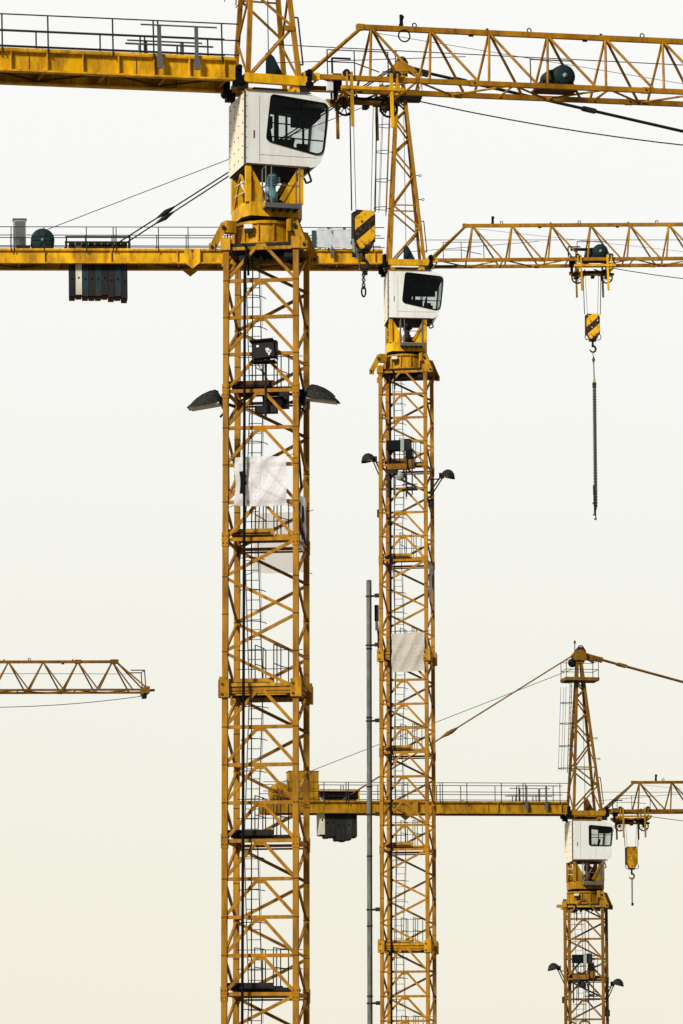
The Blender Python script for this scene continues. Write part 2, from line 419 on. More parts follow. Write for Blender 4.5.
def cab(root, zt, yaw, P):
    small = P['cab'] == 'small'
    if small:
        outer = smooth_poly([(-.86, 2.50), (1.10, 2.52), (1.20, 2.60), (1.36, 4.25), (1.02, 4.52), (-.86, 4.52)], [0, .03, .06, .12, .2, .02])
        win = smooth_poly([(.02, 3.24), (1.17, 3.24), (1.27, 4.20), (.02, 4.30)], .10)
    else:
        outer = smooth_poly([(-.86, 2.42), (.95, 2.40), (1.30, 2.50), (1.46, 2.95), (1.56, 3.85), (1.60, 4.38), (1.10, 4.56), (-.86, 4.54)], [0, .2, .25, .2, .3, .22, .3, .02])
        win = smooth_poly([(-.25, 3.14), (1.23, 2.82), (1.40, 2.90), (1.49, 3.6), (1.52, 4.30), (-.11, 4.47)], [.14, .08, .10, .3, .12, .10])
    Y = .93
    b = MB(); th = .04
    # near and far walls, both with their window opening
    sheet_with_hole(b, outer, win, -Y, th, 'white')
    sheet_with_hole(b, outer, win, Y - th, th, 'white')
    n = len(outer)
    for i in range(n):                        # roof, floor, nose
        x0, z0 = outer[i]; x1, z1 = outer[(i + 1) % n]
        mid = (x0 + x1) / 2; zm = (z0 + z1) / 2
        if abs(x0 + .86) < .03 and abs(x1 + .86) < .03: continue
        nose = mid > 1.22 and 2.9 < zm < 4.25
        mt = 'glass' if nose else ('dark' if zm < 2.46 else 'white')
        b.add([(x0, -Y, z0), (x1, -Y, z1), (x1, Y, z1), (x0, Y, z0)], [(0, 1, 2, 3)], mt, False)
    # rear wall (cream)
    b.box((-.87, 0, 3.48), (.03, 2 * Y - .01, 2.10), 'cream')
    b.box((-.875, -Y + .02, 3.48), (.05, .05, 2.12), 'steel')
    for k in range(6):
        for yy in (-.72, -.25, .25, .75): b.box((-.89, yy, 2.65 + k * .34), (.02, .035, .035), 'rust')
    for k in range(7): b.box((-.835, -Y - .004, 2.6 + k * .3), (.02, .01, .02), 'dark')
    b.box((-.45, -Y - .002, 3.46), (.008, .006, 1.9), 'steel'); b.box((.38, -Y - .002, 2.72), (1.66, .006, .008), 'steel') if not small else None
    b.box((-.62, -Y - .01, 3.3), (.02, .02, .22), 'dark')
    b.bar((-.84, -Y - .01, 4.57), (1.05, -Y - .01, 4.58), .05, .03, 'steel'); b.bar((-.84, -Y - .006, 2.44), (1.0, -Y - .006, 2.43), .03, .03, 'rust')
    for x in (-.5, .1, .6): b.box((x, .1, 4.62), (.16, .3, .08), 'steel')
    c = b.build('cab', root, (0, 0, zt), (0, 0, yaw))
    g = MB(); g.prism([(x, z) for x, z in win], -Y + .012, -Y + .018, 'glass'); g.build('window', c)
    g = MB(); g.prism([(x, z) for x, z in win], Y - .018, Y - .012, 'glass'); g.build('window', c)
    for yy in (-Y - .006, Y + .006):
        f = MB(); k = len(win)
        for i in range(k):
            p, q = win[i], win[(i + 1) % k]; f.bar((p[0], yy, p[1]), (q[0], yy, q[1]), .045, .05, 'black', (0, 1, 0))
        if small:
            f.bar((.52, yy, 3.24), (.52, yy, 4.26), .04, .04, 'black'); f.bar((.04, yy, 3.80), (1.2, yy, 3.80), .03, .03, 'black')
        else:
            f.bar((.82, yy, 2.92), (.82, yy, 4.38), .09, .045, 'black', (1, 0, 0))
            f.bar((-.22, yy, 3.26), (1.40, yy, 3.22), .03, .035, 'black', (1, 0, 0))
            f.bar((.2, yy, 4.15), (1.51, yy, 4.10), .03, .03, 'black', (1, 0, 0))
        f.build('window_frame', c)
    i_ = MB()
    i_.box((.1, 0, 4.44), (1.9, 1.7, .05), 'seat'); i_.box((-.80, 0, 3.4), (.03, 1.75, 1.9), 'seat')
    if P['cab'] == 'dark':                      # extra dark panels inside this cab keep its window dark
        i_.box((.62, .60, 4.05), (1.5, .05, .66), 'seat'); i_.box((.25, .62, 3.45), (.16, .05, .6), 'seat')
        i_.box((.62, -.2, 3.95), (1.4, .9, .05), 'seat')
    i_.box((.28, .05, 3.05), (.55, .55, .16), 'seat'); i_.box((.02, .05, 3.42), (.16, .52, .75), 'seat', Matrix.Rotation(R(-10), 3, 'Y'))
    i_.box((.0, .05, 3.88), (.12, .28, .2), 'seat')
    i_.box((.28, .05, 2.75), (.25, .25, .5), 'dark')
    for s_ in (-1, 1):
        i_.box((.42, .05 + s_ * .42, 3.22), (.5, .18, .22), 'dark'); i_.tube((.6, .05 + s_ * .42, 3.3), (.62, .05 + s_ * .42, 3.5), .02, 'dark', 6)
    i_.box((.42, .55, 3.85), (.12, .10, 1.3), 'dark'); i_.box((1.15, .35, 3.0), (.12, .5, .45), 'dark')
    i_.box((.0, .45, 4.0), (.5, .3, .34), 'dark'); i_.bar((.75, .8, 2.6), (1.0, .8, 3.7), .08, .08, 'dark')
    i_.box((1.18, .15, 4.15), (.55, 1.3, .3), 'seat')
    i_.box((.9, -.5, 2.95), (.3, .12, .5), 'dark')
    i_.build('operator_seat', c)
    h = MB()
    xr = 1.05 if not small else .9
    h.path([(xr, -.6, 2.42), (xr + .1, -.6, 2.12), (xr - .05, -.6, 2.05), (xr - .12, -.6, 2.2)], .03, 'dark')
    h.build('handle', c)
    return c

HB = 4.95        # height of the jib foot over the mast top
def tower_head(root, zt, yaw, P):
    y_ = P['frame']; b = MB(); hs = P['hs']; H = 7.15 * hs
    def leg(sx, sy, h):
        t = h / H
        x = (-.76 + .38 * t) if sx < 0 else (.75 - .77 * t)
        return Vector((x, sy * (.80 - .62 * t), HB + h))
    zz = [(q_[0], q_[1] * hs) for q_ in [(-1, 0), (1, 1.5), (-1, 2.45), (1, 3.75), (-1, 4.75), (1, 5.35), (-1, 6.15), (1, 6.6), (-1, 7.0)]]
    for sy in (-1, 1):
        for (a, h0), (c_, h1) in zip(zz, zz[1:]): b.tube(leg(a, sy, h0), leg(c_, sy, h1), .042, y_)
        b.tube(leg(-1, sy, 2.45 * hs), leg(1, sy, 2.45 * hs), .03, y_)
    hl = [0, 1.3, 2.5, 3.6, 4.6, 5.4, 6.1, 6.7, 7.1]
    for sx in (-1, 1):
        for i, (h0, h1) in enumerate(zip(hl, hl[1:])):
            s_ = 1 if i % 2 else -1
            b.tube(leg(sx, s_, h0 * hs), leg(sx, -s_, h1 * hs), .036, y_)
    # foot frame
    for sy in (-1, 1):
        b.bar((-.83, sy * .80, HB + .0), (.95, sy * .80, HB + .0), .16, .26, P['top'])
        b.bar((-.83, sy * .78, HB - .38), (.45, sy * .78, HB - .38), .08, .10, P['top'])
        b.bar((.42, sy * .78, HB - .40), (.68, sy * .78, HB - .14), .09, .09, P['top'])
        b.bar((.68, sy * .78, HB - .14), (.72, sy * .78, HB - .40), .09, .09, P['top'])
        b.bar((-.80, sy * .79, HB - .45), (-.80, sy * .79, HB + .15), .10, .10, P['top'])
    for sx in (-.80, .84): b.bar((sx, -.72, HB + .01), (sx, .72, HB + .01), .14, .2, P['top'])
    b.box((0, 0, HB - .26), (1.0, .9, .2), 'rust')
    # black pin joints
    for sx in (-1.02, 1.02):
        for sy in (-1, 1):
            b.box((sx, sy * .70, HB + .08), (.18, .22, .50), 'black'); b.tube((sx, sy * .70 - .2, HB - .10), (sx, sy * .70 + .2, HB - .10), .12, 'black', 10)
            b.tube((sx, sy * .70 - .2, HB + .28), (sx, sy * .70 + .2, HB + .28), .08, 'black', 10)
            b.box((sx - .12 * (1 if sx > 0 else -1), sy * .72, HB - .22), (.26, .26, .22), 'dark')
    hd = b.build('tower_head', root, (0, 0, zt), (0, 0, yaw))
    for sx in (-1, 1):
        for sy in (-1, 1):
            l = MB(); l.bar(leg(sx, sy, -.05), leg(sx, sy, H + .85), .125, .125, y_, (0, 1, 0)); l.build('leg', hd)
    c = MB(); dz = H - 7.15 + .60                      # crown with its sheaves
    c.box((-.19, 0, HB + dz + 7.68), (.40, .44, .55), y_)
    c.prism([(-.52, HB + dz + 7.55), (.15, HB + dz + 7.55), (.12, HB + dz + 8.0), (-.1, HB + dz + 8.15), (-.4, HB + dz + 8.1), (-.62, HB + dz + 7.85)], -.30, -.24, y_)
    c.prism([(-.52, HB + dz + 7.55), (.15, HB + dz + 7.55), (.12, HB + dz + 8.0), (-.1, HB + dz + 8.15), (-.4, HB + dz + 8.1), (-.62, HB + dz + 7.85)], .24, .30, y_)
    c.prism([(.1, HB + dz + 7.7), (.55, HB + dz + 7.45), (.62, HB + dz + 7.6), (.3, HB + dz + 7.95), (.05, HB + dz + 8.0)], -.12, .12, y_)
    c.lathe([(.1, -.05), (.30, -.05), (.24, 0), (.30, .05), (.1, .05)], 'dark', 'Y', (-.16, -.12, HB + dz + 8.0), 20)
    c.ring((-.12, 0, HB + dz + 8.22), .16, .03, 'dark')
    c.tube((-.42, .1, HB + dz + 7.9), (-.42, .1, HB + dz + 8.65), .025, 'dark', 6); c.tube((-.42, .1, HB + dz + 8.5), (-.42, .1, HB + dz + 8.65), .06, 'rust', 8)
    c.lathe([(.02, -.04), (.24, -.04), (.2, 0), (.24, .04), (.02, .04)], 'dark', 'Y', (-.58, 0, HB + dz + 7.45), 18)
    c.build('crown', hd)
    p = MB()
    z = HB + H - .03
    p.box((-.19, 0, z), (1.78, 1.30, .05), 'dark')
    for sy in (-1, 1): p.bar((-1.08, sy * .66, z + .02), (.70, sy * .66, z + .02), .05, .16, y_)
    for sx in (-1.09, .71): p.bar((sx, -.66, z + .02), (sx, .66, z + .02), .05, .15, y_)
    for x in (-1.06, -.19, .68):
        for sy in (-1, 1): p.tube((x, sy * .66, z), (x, sy * .66, z + 1.0), .022, y_, 6)
    for zz_ in (.52, 1.0):
        p.path([(-1.06, -.66, z + zz_), (.68, -.66, z + zz_), (.68, .66, z + zz_), (-1.06, .66, z + zz_), (-1.06, -.66, z + zz_)], .018, 'rail')
    p.build('top_platform', hd)
    l = MB()
    def L(u, h): t = h / H; return (-.96 + .30 * t, u, HB + h)
    for u in (-.2, .2): l.tube(L(u, 2.2 * hs), L(u, H), .02, y_, 6)
    h = 2.3
    while h < H - .1: l.tube(L(-.2, h), L(.2, h), .014, 'rail', 5); h += .28
    for h in [k_ * hs for k_ in ((2.3, 3.4, 4.55, 5.6, 6.75) if hs < 1 else (2.42, 3.6, 4.8, 5.9, 7.0))]:
        c0 = L(0, h); pts = [(c0[0] - .54 * math.sin(a), .34 * math.cos(a), c0[2]) for a in [math.pi * k / 10 for k in range(11)]]
        l.path(pts, .018, 'rail', 5)
        l.tube(L(-.34, h), L(.34, h), .015, 'rail', 5); l.tube(L(0, h), (c0[0] + .32, 0, c0[2]), .018, 'rail', 5)
    for k in (2, 5, 8):
        a = math.pi * k / 10; q0 = L(0, 2.3 * hs); q1 = L(0, 6.75 * hs)
        l.tube((q0[0] - .54 * math.sin(a), .34 * math.cos(a), q0[2]), (q1[0] - .54 * math.sin(a), .34 * math.cos(a), q1[2]), .012, y_ if k == 2 else 'rail', 5)
    l.build('ladder', hd)
    g = MB()
    g.prism([(-.14, HB + .13), (.42, HB + .13), (.10, HB + .75), (-.02, HB + .86), (-.14, HB + .86)], -.45, -.40, P['plate'])
    g.build('guard_plate', hd)
    q = MB()
    q.path([leg(1, -1, 1.9) + Vector((0, 0, 0)), leg(1, -1, 1.9) + Vector((.18, 0, 0)), leg(1, -1, .5) + Vector((.16, 0, 0)), leg(1, -1, .5)], .025, 'rail')
    q.box(leg(1, -1, 1.55) + Vector((-.12, -.05, 0)), (.28, .08, .14), y_)
    for k in (2.9, 4.0): q.tube(leg(1, -1, k), leg(1, -1, k) + Vector((.22, 0, 0)), .02, 'rail', 6); q.ring(leg(1, -1, k) + Vector((.26, 0, 0)), .05, .015, 'rail')
    q.tube((-.0, -.2, HB + .2), (-.08, -.1, HB + 7.2), .014, 'dark', 6)
    q.build('cable_bracket', hd)
    return hd

def counter_jib(root, zt, yaw, P):
    y_ = P['top']; L = P['cj']; Yg = .70; d = P['drop']; b = MB()
    z0, z1 = -.05, .56            # girder bottom and top, relative to the jib foot
    xs = -1.08
    # walkway grating and diagonal bracing
    b.box(((xs - L) / 2, 0, z1 - .06), (L + xs - .05 if False else (L - 1.15), 1.18, .03), 'brown' if P['cab'] == 'small' else 'rust')
    x = xs - .2; i = 0
    while x > -L + 1.8:
        s_ = 1 if i % 2 else -1
        b.bar((x, s_ * (Yg - .08), z0 + .09), (x - 1.75, -s_ * (Yg - .08), z0 + .09), .06, .05, 'rust')
        b.bar((x, -Yg + .06, z0 + .16), (x, Yg - .06, z0 + .16), .08, .12, 'ochre'); x -= 1.75; i += 1
    cj = b.build('counter_jib', root, (0, 0, zt + HB), (0, -d, yaw))
    for sy in (-1, 1):
        g = MB(); yc = sy * Yg
        x0, x1 = -L, xs
        g.box(((x0 + x1) / 2, yc, z1 - .025), (x1 - x0, .22, .05), y_)
        g.box(((x0 + x1) / 2, yc, z0 + .025), (x1 - x0, .22, .05), y_)
        g.box(((x0 + x1) / 2, yc, (z0 + z1) / 2), (x1 - x0, .03, z1 - z0 - .1), y_)
        g.box(((x0 + x1) / 2, yc + sy * .108, z1 + .012), (x1 - x0 - .1, .02, .07), y_)
        x = xs - .35
        while x > -L + .2:
            for q in (-1, 1): g.box((x, yc + q * .062, (z0 + z1) / 2), (.035 if x % 2 > .7 else .02, .09, z1 - z0 - .11), y_)
            if rnd.random() < .4: g.box((x - .5, yc + sy * .02, (z0 + z1) / 2), (.012, .03, z1 - z0 - .12), 'rust')
            x -= P['stf']
        for xx in (-3.9, -7.3, -11.6, -15.6):                 # splice plates and lugs
            if xx > -L: g.ring((xx + .6, yc, z1 + .07), .05, .018, 'dark')
        g.build('girder', cj)
    if P['cj_plate']:
        for sy in (-1, 1):
            k = MB(); k.prism([(-9.83, .60), (-9.13, .60), (-9.13, -.02), (-9.48, -.30), (-9.83, -.02)], sy * Yg + sy * .12, sy * Yg + sy * .16, y_)
            k.box((-9.48, sy * (Yg + .165), .30), (.02, .01, .36), 'rust'); k.tube((-9.48, sy * (Yg + .1), .5), (-9.48, sy * (Yg + .19), .5), .05, 'rust', 8)
            k.build('splice_plate', cj)
    # railings either side
    for sy in (-1, 1):
        r = MB(); yc = sy * (Yg + .13); x = -1.5; k = 0
        while x > -L + .1:
            r.tube((x, yc, z1 - .1), (x, yc, z1 + 1.0), .024, 'rail', 6)
            if k % 3 == 1: r.tube((x - .13, yc, z1 - .1), (x - .13, yc, z1 + 1.0), .024, 'rail', 6)
            x -= 1.30 if k % 2 else 1.85; k += 1
        for zz_ in (.10, .52, 1.0): r.tube((-1.0, yc, z1 + zz_), (-L, yc, z1 + zz_), .02, 'rail', 6)
        r.build('guard_rail', cj)
    s = MB()                                                    # rope guide frames with their long bars
    for x in (-2.25, -3.32):
        for sy in (-1, 1):
            s.box((x, sy * (Yg + .17), z1 + .22), (.10, .06, 1.22), 'steel'); s.box((x, sy * (Yg + .19), z1 - .22), (.16, .05, .34), 'steel')
    for sy in (-1, 1):
        s.tube((-1.65, sy * (Yg + .17), z1 + .86), (-3.85, sy * (Yg + .17), z1 + .86), .024, 'steel', 6)
        s.tube((-1.65, sy * (Yg - .3), z1 + .42), (-4.2, sy * (Yg - .3), z1 + .42), .028, 'steel', 6)
        for x in (-2.7, -3.8): s.tube((x, sy * (Yg - .3), z1), (x, sy * (Yg - .3), z1 + .42), .03, 'steel', 6)
    s.build('rope_guide', cj)
    # counterweights
    x = -12.30; ks = []
    cols = ['slab3', 'slab2', 'slab3', 'slab3', 'slab2', 'slab3', 'slab2', 'slabc', 'slab3'] if P['cab'] != 'small' else ['slab3', 'slab', 'slab3', 'slab3', 'slab3', 'slab3', 'slabc']
    for i, mt in enumerate(cols):
        k = MB(); w = .285; dz = rnd.choice([0, 0, .05, .10, -.05]); dz = -.06 if mt == 'slabc' else dz
        lo = -1.45 - dz if P['cab'] != 'small' else -1.05 - .55 * min(i, 3) / 3 * (1 if i < 3 else 1) + .08 * max(0, i - 3)
        if P['cab'] == 'small': lo = [-1.25, -1.38, -1.45, -1.42, -1.25, -1.28, -1.15][i]
        k.box((x - w / 2, 0, (lo + .92) / 2), (w - .015, 1.02, .92 - lo), mt)
        k.box((x - w / 2, 0, .86), (w - .03, 1.30, .10), 'dark')
        k.box((x - w / 2, -.515, lo + .75), (.06, .02, .09), 'black')
        k.box((x - w / 2, 0, lo - .02), (w - .05, .8, .05), 'rust')
        k.build('counterweight_slab', cj); x -= w
    f = MB()
    for xx in (-12.2, x - .1):
        for sy in (-1, 1): f.bar((xx, sy * .54, z1), (xx, sy * .54, z1 + .62), .07, .07, 'yellow' if P['cab'] == 'small' else 'dark')
    for sy in (-1, 1): f.bar((-12.15, sy * .54, z1 + .62), (x - .15, sy * .54, z1 + .62), .06, .07, 'amber' if P['cab'] == 'small' else 'rail')
    if P['cab'] == 'small': f.box(((x - 12) / 2, 0, z1 + .38), (2.0, .9, .36), 'black')
    f.build('ballast_frame', cj)
    # hoist winch and electric cabinet
    w = MB()
    xr = P['winch']; mt = P['winchmat']
    for sy in (-.42, .42): w.lathe([(.0, sy - .02), (.50, sy - .02), (.52, sy), (.50, sy + .02), (.0, sy + .02)], mt, 'Y', (xr, 0, z1 + .50), 30)
    w.lathe([(.30, -.4), (.30, .4)], 'chain', 'Y', (xr, 0, z1 + .50), 24)
    w.lathe([(.0, -.50), (.08, -.50), (.08, -.44)], 'steel', 'Y', (xr, 0, z1 + .5), 12)
    for a in range(6):
        w.bar((xr + .08 * math.cos(a * 1.047), -.45, z1 + .5 + .08 * math.sin(a * 1.047)), (xr + .46 * math.cos(a * 1.047), -.45, z1 + .5 + .46 * math.sin(a * 1.047)), .03, .04, mt)
    w.box((xr, 0, z1 + .04), (1.1, 1.1, .08), 'dark'); w.box((xr - .1, .75, z1 + .35), (.4, .5, .5), 'dark')
    w.build('hoist_winch', cj)
    e = MB()
    if P['cab'] == 'small':
        e.box((-15.1, .0, z1 + .80), (1.55, 1.0, 1.55), y_); e.box((-15.1, 0, z1 + 1.6), (1.62, 1.06, .04), y_)
        for k in (-.5, 0, .5): e.box((-15.1 + k, -.51, z1 + .8), (.02, .02, 1.4), 'ochre')
    else:
        e.box((-17.0, -.1, z1 + .74), (.56, .5, 1.40), 'grey'); e.box((-17.0, -.1, z1 + 1.46), (.62, .56, .04), 'steel'); e.box((-16.85, -.45, z1 + .12), (.6, .3, .22), 'dark')
        e.box((-17.0, -.36, z1 + .8), (.4, .02, 1.1), 'steel')
    e.build('electrical_cabinet', cj)
    return cj

def rope(root, name, pts, r, m): 
    b = MB(); b.path(pts, r, m, 6); return b.build(name, root)

def jib(root, zt, yaw, P):
    y_ = P['frame']; L = P['jib']; Hj = P['Hj']; Yj = .70; PAN = 1.76 + P['jx'] * .15; x0 = .95; xt = 3.02 + P['jx']
    n = int((L - xt) / PAN)
    b = MB(); r = .040
    for sy in (-1, 1):
        b.tube((x0 + .1, sy * Yj, .1), (xt - .28, 0, Hj), .055, y_)
        for k in range(n + 1):
            T = xt + k * PAN
            if T > L - 2.0: break
            b.tube((T + P['pan'][0], sy * Yj, .05), (T, 0, Hj), r, y_)
            b.tube((T + P['pan'][1], sy * Yj, .05), (T, 0, Hj), r, y_)
    nk = k; Tl = xt + (nk - 1) * PAN; xe = Tl + 1.6
    for sy in (-1, 1):
        b.tube((Tl + .2, 0, Hj), (xe + .1, sy * Yj * .8, .06), r, y_)
    x = x0 + .4; i = 0
    while x < xe - 1:                           # bottom plane
        s_ = 1 if i % 2 else -1
        b.tube((x, s_ * Yj, -.01), (x + 1.45, -s_ * Yj, -.01), .032, y_)
        if i % 2 == 0: b.bar((x, -Yj, -.02), (x, Yj, -.02), .04, .05, y_)
        x += 1.45; i += 1
    j = b.build('jib', root, (0, 0, zt + HB + .03 + P['jx'] * .4), (0, -P['rise'], yaw))
    t = MB(); t.bar((xt - .38, 0, Hj), (Tl + .25, 0, Hj), .13, .14, y_)
    for k in range(int(n / 2)):
        x = xt + 1.3 + k * 3.48
        if x + 2.3 > Tl: break
        t.ring((x, 0, Hj + .13), .06, .018, 'dark'); t.box((x + 1.7, 0, Hj - .10), (.14, .05, .06), 'dark')
        t.tube((x + 2.2, 0, Hj + .06), (x + 2.2, 0, Hj + .13), .04, 'dark', 6)
    t.box((xt - .34, 0, Hj), (.2, .17, .17), y_)
    t.box((Tl + .1, 0, Hj), (.4, .26, .22), y_); t.box((Tl - PAN + .0, 0, Hj), (.3, .24, .2), y_)
    t.build('top_chord', j)
    for sy in (-1, 1):
        c = MB(); c.bar((x0, sy * Yj, 0), (xe, sy * Yj, 0), .12, P['ch'], y_); c.box((x0 + .15, sy * Yj, 0), (.5, .16, .2), P['top'])
        k = x0 + 5.0
        while k < xe: c.box((k, sy * Yj, 0), (.22, .15, P['ch'] + .03), y_); c.tube((k, sy * Yj - .1, 0), (k, sy * Yj + .1, 0), .03, 'dark', 6); k += 5.22
        c.build('bottom_chord', j)
    e = MB(); e.box((xe + .05, 0, 0), (.28, 1.5, .34), y_); e.tube((xe + .2, -.3, 0), (xe + .5, -.3, .02), .06, 'dark', 8)
    e.path([(xe, -.6, .1), (xe - .05, -.6, 1.0), (xe - .75, -.6, 1.0)], .03, 'rail'); e.path([(xe, .6, .1), (xe - .05, .6, 1.0), (xe - .75, .6, 1.0)], .03, 'rail')
    e.tube((xe - .05, -.6, 1.0), (xe - .05, .6, 1.0), .025, 'rail'); e.box((xe, 0, -.25), (.2, .5, .25), 'dark')
    e.build('jib_nose', j)
    u = MB()                                     # root walkway rails
    for x in (1.6, 2.4, 3.4):
        u.tube((x, -.72, .05), (x, -.72, .80), .018, 'rail', 6)
    u.path([(1.6, -.72, .8), (3.4, -.72, .8)], .016, 'rail'); u.path([(1.6, -.72, .45), (2.4, -.72, .45), (3.4, .2, .45)], .016, 'rail')
    u.box((1.8, .2, -.09), (1.0, .4, .02), 'rust')
    u.build('guard_rail', j)
    w = MB()                                     # trolley winch on the bottom chords
    xw = 8.50 + P['jx'] * 1.4
    w.lathe([(0, -.34), (.20, -.34), (.34, -.26), (.36, .0), (.36, .30), (0, .32)], P['wm'], 'Y', (xw + .15, -.1, .42), 20)
    w.lathe([(0, -.37), (.07, -.37), (.07, -.33)], 'grey', 'Y', (xw + .15, -.1, .42), 12)
    w.lathe([(0, -.25), (.26, -.25), (.26, .1), (0, .12)], P['wm'], 'Y', (xw - .22, -.1, .34), 16)
    w.box((xw, 0, .09), (1.25, .9, .06), 'rust'); w.box((xw - .3, -.2, .18), (.5, .5, .18), 'dark')
    if not P['ring']: w.tube((xw - 1.15, -.1, .58), (xw - .1, -.1, .56), .07, 'dark', 8); w.tube((xw - .9, -.1, .1), (xw - .9, -.1, .62), .05, 'dark', 6)
    w.path([(xw - .9, -.45, .1), (xw - .9, -.45, .85), (xw + .4, -.45, .85)], .018, 'rail')
    w.build('trolley_winch', j)
    a = MB()                                     # small lamp post and ring on the top chord
    a.tube((3.93 + P['jx'], 0, Hj - .05), (3.93 + P['jx'], 0, Hj + .42), .055, 'black', 8); a.tube((3.87 + P['jx'], 0, Hj + .1), (4.0 + P['jx'], 0, Hj + .38), .03, 'black', 6)
    if P['ring']: a.ring((3.98 + P['jx'], -.08, Hj - .22), .17, .022, 'black', 'Y', 24); a.tube((3.93 + P['jx'], 0, Hj), (3.98 + P['jx'], -.06, Hj - .06), .03, 'black', 6)
    a.build('obstruction_lamp', j)
    c = MB()                                     # ropes running through the jib
    c.tube((.2, -.1, 1.05), (xe - .6, -.1, .86), .014, 'dark', 6)
    c.tube((.0, .12, .55), (6.0, .12, 1.0), .012, 'dark', 6)
    c.tube((xt, .1, Hj - .1), (14, .1, .3), .008, 'dark', 6)
    c.build('trolley_rope', j)
    # sagging hoist rope from the trolley out to the nose
    xr = P['trolley'] + 1.0; pts = []
    for k in range(25):
        s_ = k / 24; pts.append((xr + (xe - xr) * s_, .25, -.22 - 4 * P['sag'] * s_ * (1 - s_)))
    c = MB(); c.path(pts, .019, 'dark', 6); c.build('hoist_rope', j)
    # trolley
    xc = P['trolley']; t = MB(); y2 = P['top']
    for sy in (-1, 1):
        yc = sy * (Yj + .12)
        t.bar((xc - .92, yc, -.30), (xc + .95, yc, -.30), .06, .09, y2)
        t.bar((xc - .60, yc - sy * .03, .16), (xc - .60, yc - sy * .03, -1.42), .075, .085, y2); t.bar((xc + .58, yc - sy * .03, .16), (xc + .58, yc - sy * .03, -1.42), .075, .085, y2)
        t.bar((xc - .9, sy * .45, -.64 if sy < 0 else -.42), (xc + .9, sy * .45, -.64 if sy < 0 else -.42), .08, .11, 'brown')
        t.bar((xc - .9, yc, -.36), (xc - .6, sy * .5, -.62), .05, .06, y2); t.bar((xc + .9, yc, -.36), (xc + .6, sy * .5, -.62), .05, .06, y2)
        for x in (-.75, .75): t.tube((xc + x, sy * (Yj + .02), .13), (xc + x, sy * (Yj + .15), .13), .10, 'dark', 12); t.bar((xc + x, yc, -.36), (xc + x, yc, .15), .05, .06, y2)
    for x in (-.72, .72): t.bar((xc + x, -.8, -.40), (xc + x, .8, -.40), .10, .12, y2); t.bar((xc + x, -.5, -.62), (xc + x, .5, -.62), .08, .1, 'brown')
    t.box((xc + .1, .1, -.44), (1.1, .5, .07), 'dark'); t.box((xc, -.1, -.58), (.14, .3, .30), 'black'); t.box((xc - .45, 0, -.52), (.22, .4, .18), 'dark'); t.box((xc + .42, 0, -.52), (.26, .4, .14), 'dark'); t.box((xc - .95, -.45, -.05), (.24, .3, .4), 'black'); t.box((xc - .98, -.4, -.40), (.10, .1, .34), 'black')
    t.path([(xc - 1.15, -.75, .1), (xc - 1.15, -.75, .55), (xc - .6, -.75, .55)], .03, 'black')
    for q in range(6): t.path([(xc + rnd.uniform(-.8, .8), -.4, -.4), (xc + rnd.uniform(-.8, .8), -.2, -.62), (xc + rnd.uniform(-.8, .8), .1, -.5)], .03, 'dark')
    tr = t.build('trolley', root, j.location[:], j.rotation_euler[:])
    if P['ring']: q = MB(); q.box((xc - 1.28, -.9, -.32), (.17, .12, .25), 'plastic'); q.build('junction_box', tr)
    for x in (-.70, .60):
        for yy in (-.55,):
            s_ = MB(); c0 = (xc + x - .05, yy, -.80)
            s_.ring(c0, .25, .034, 'black', 'Y', 28); s_.lathe([(.0, -.05), (.07, -.05), (.07, .05), (0, .05)], 'black', 'Y', c0, 12)
            for a_ in range(8): aa = a_ * math.pi / 4 + .2; s_.bar(c0, (c0[0] + .24 * math.cos(aa), yy, c0[2] + .24 * math.sin(aa)), .026, .026, 'black', (0, 1, 0))
            s_.build('sheave', tr)
    return j

def ties(root, zt, yaw, P):
    """jib tie and counter-jib pendants, as parts of the crane in the slewed frame"""
    d = P['drop']; ri = P['rise']
    b = MB(); dz = 7.15 * (P['hs'] - 1) + .55; top = Vector((.45, 0, HB + 7.75 + dz)); xe = P['tiex']
    end = Vector((xe * math.cos(ri), 0, HB + .13 + P['Hj'] + xe * math.sin(ri)))
    for s_ in (-.08, .08): 
        o = Vector((0, s_, 0)); b.tube(top + o, end + o, P['tie'], P['tiemat'], 8)
    n = 5
    for k in range(n + 1):
        t = (k + .3) / n * .98
        if t > 1: break
        p = top.lerp(end, t); q = top.lerp(end, t + .018); b.bar(p, q, .30, .16, P['tiemat'], (0, 0, 1)); 
        for e in (p, q): b.tube(e - Vector((0, .2, 0)), e + Vector((0, .2, 0)), .07, P['tiemat'], 8)
    b.bar(top - Vector((.5, 0, -.1)), top + Vector((.6, 0, -.17)), .2, .26, P['tiemat'])
    b.build('jib_tie', root, (0, 0, zt), (0, 0, yaw))
    for sy in (-1, 1):
        b = MB(); top = Vector((-.5, sy * .22, HB + 7.85 + dz)); end = Vector((-13.2 * math.cos(d), sy * .62, HB + .5 - 13.2 * math.sin(d)))
        b.tube(top, end, .032, P['pend'], 8)
        t = P['lump']; p = top.lerp(end, t); q = top.lerp(end, t + .065); mid = top.lerp(end, t + .0325)
        b.tube(p, mid, .03, P['pend'], 8, .12); b.tube(mid, q, .12, P['pend'], 8, .03)
        b.build('pendant_bar', root, (0, 0, zt), (0, 0, yaw))
    b = MB(); xr = P['winch']
    b.tube((-.6, 0, HB + 7.62), ((xr + .2) * math.cos(d), 0, HB + .6 + .95 + xr * math.sin(d)), .018, 'dark', 6)
    b.build('hoist_rope', root, (0, 0, zt), (0, 0, yaw))

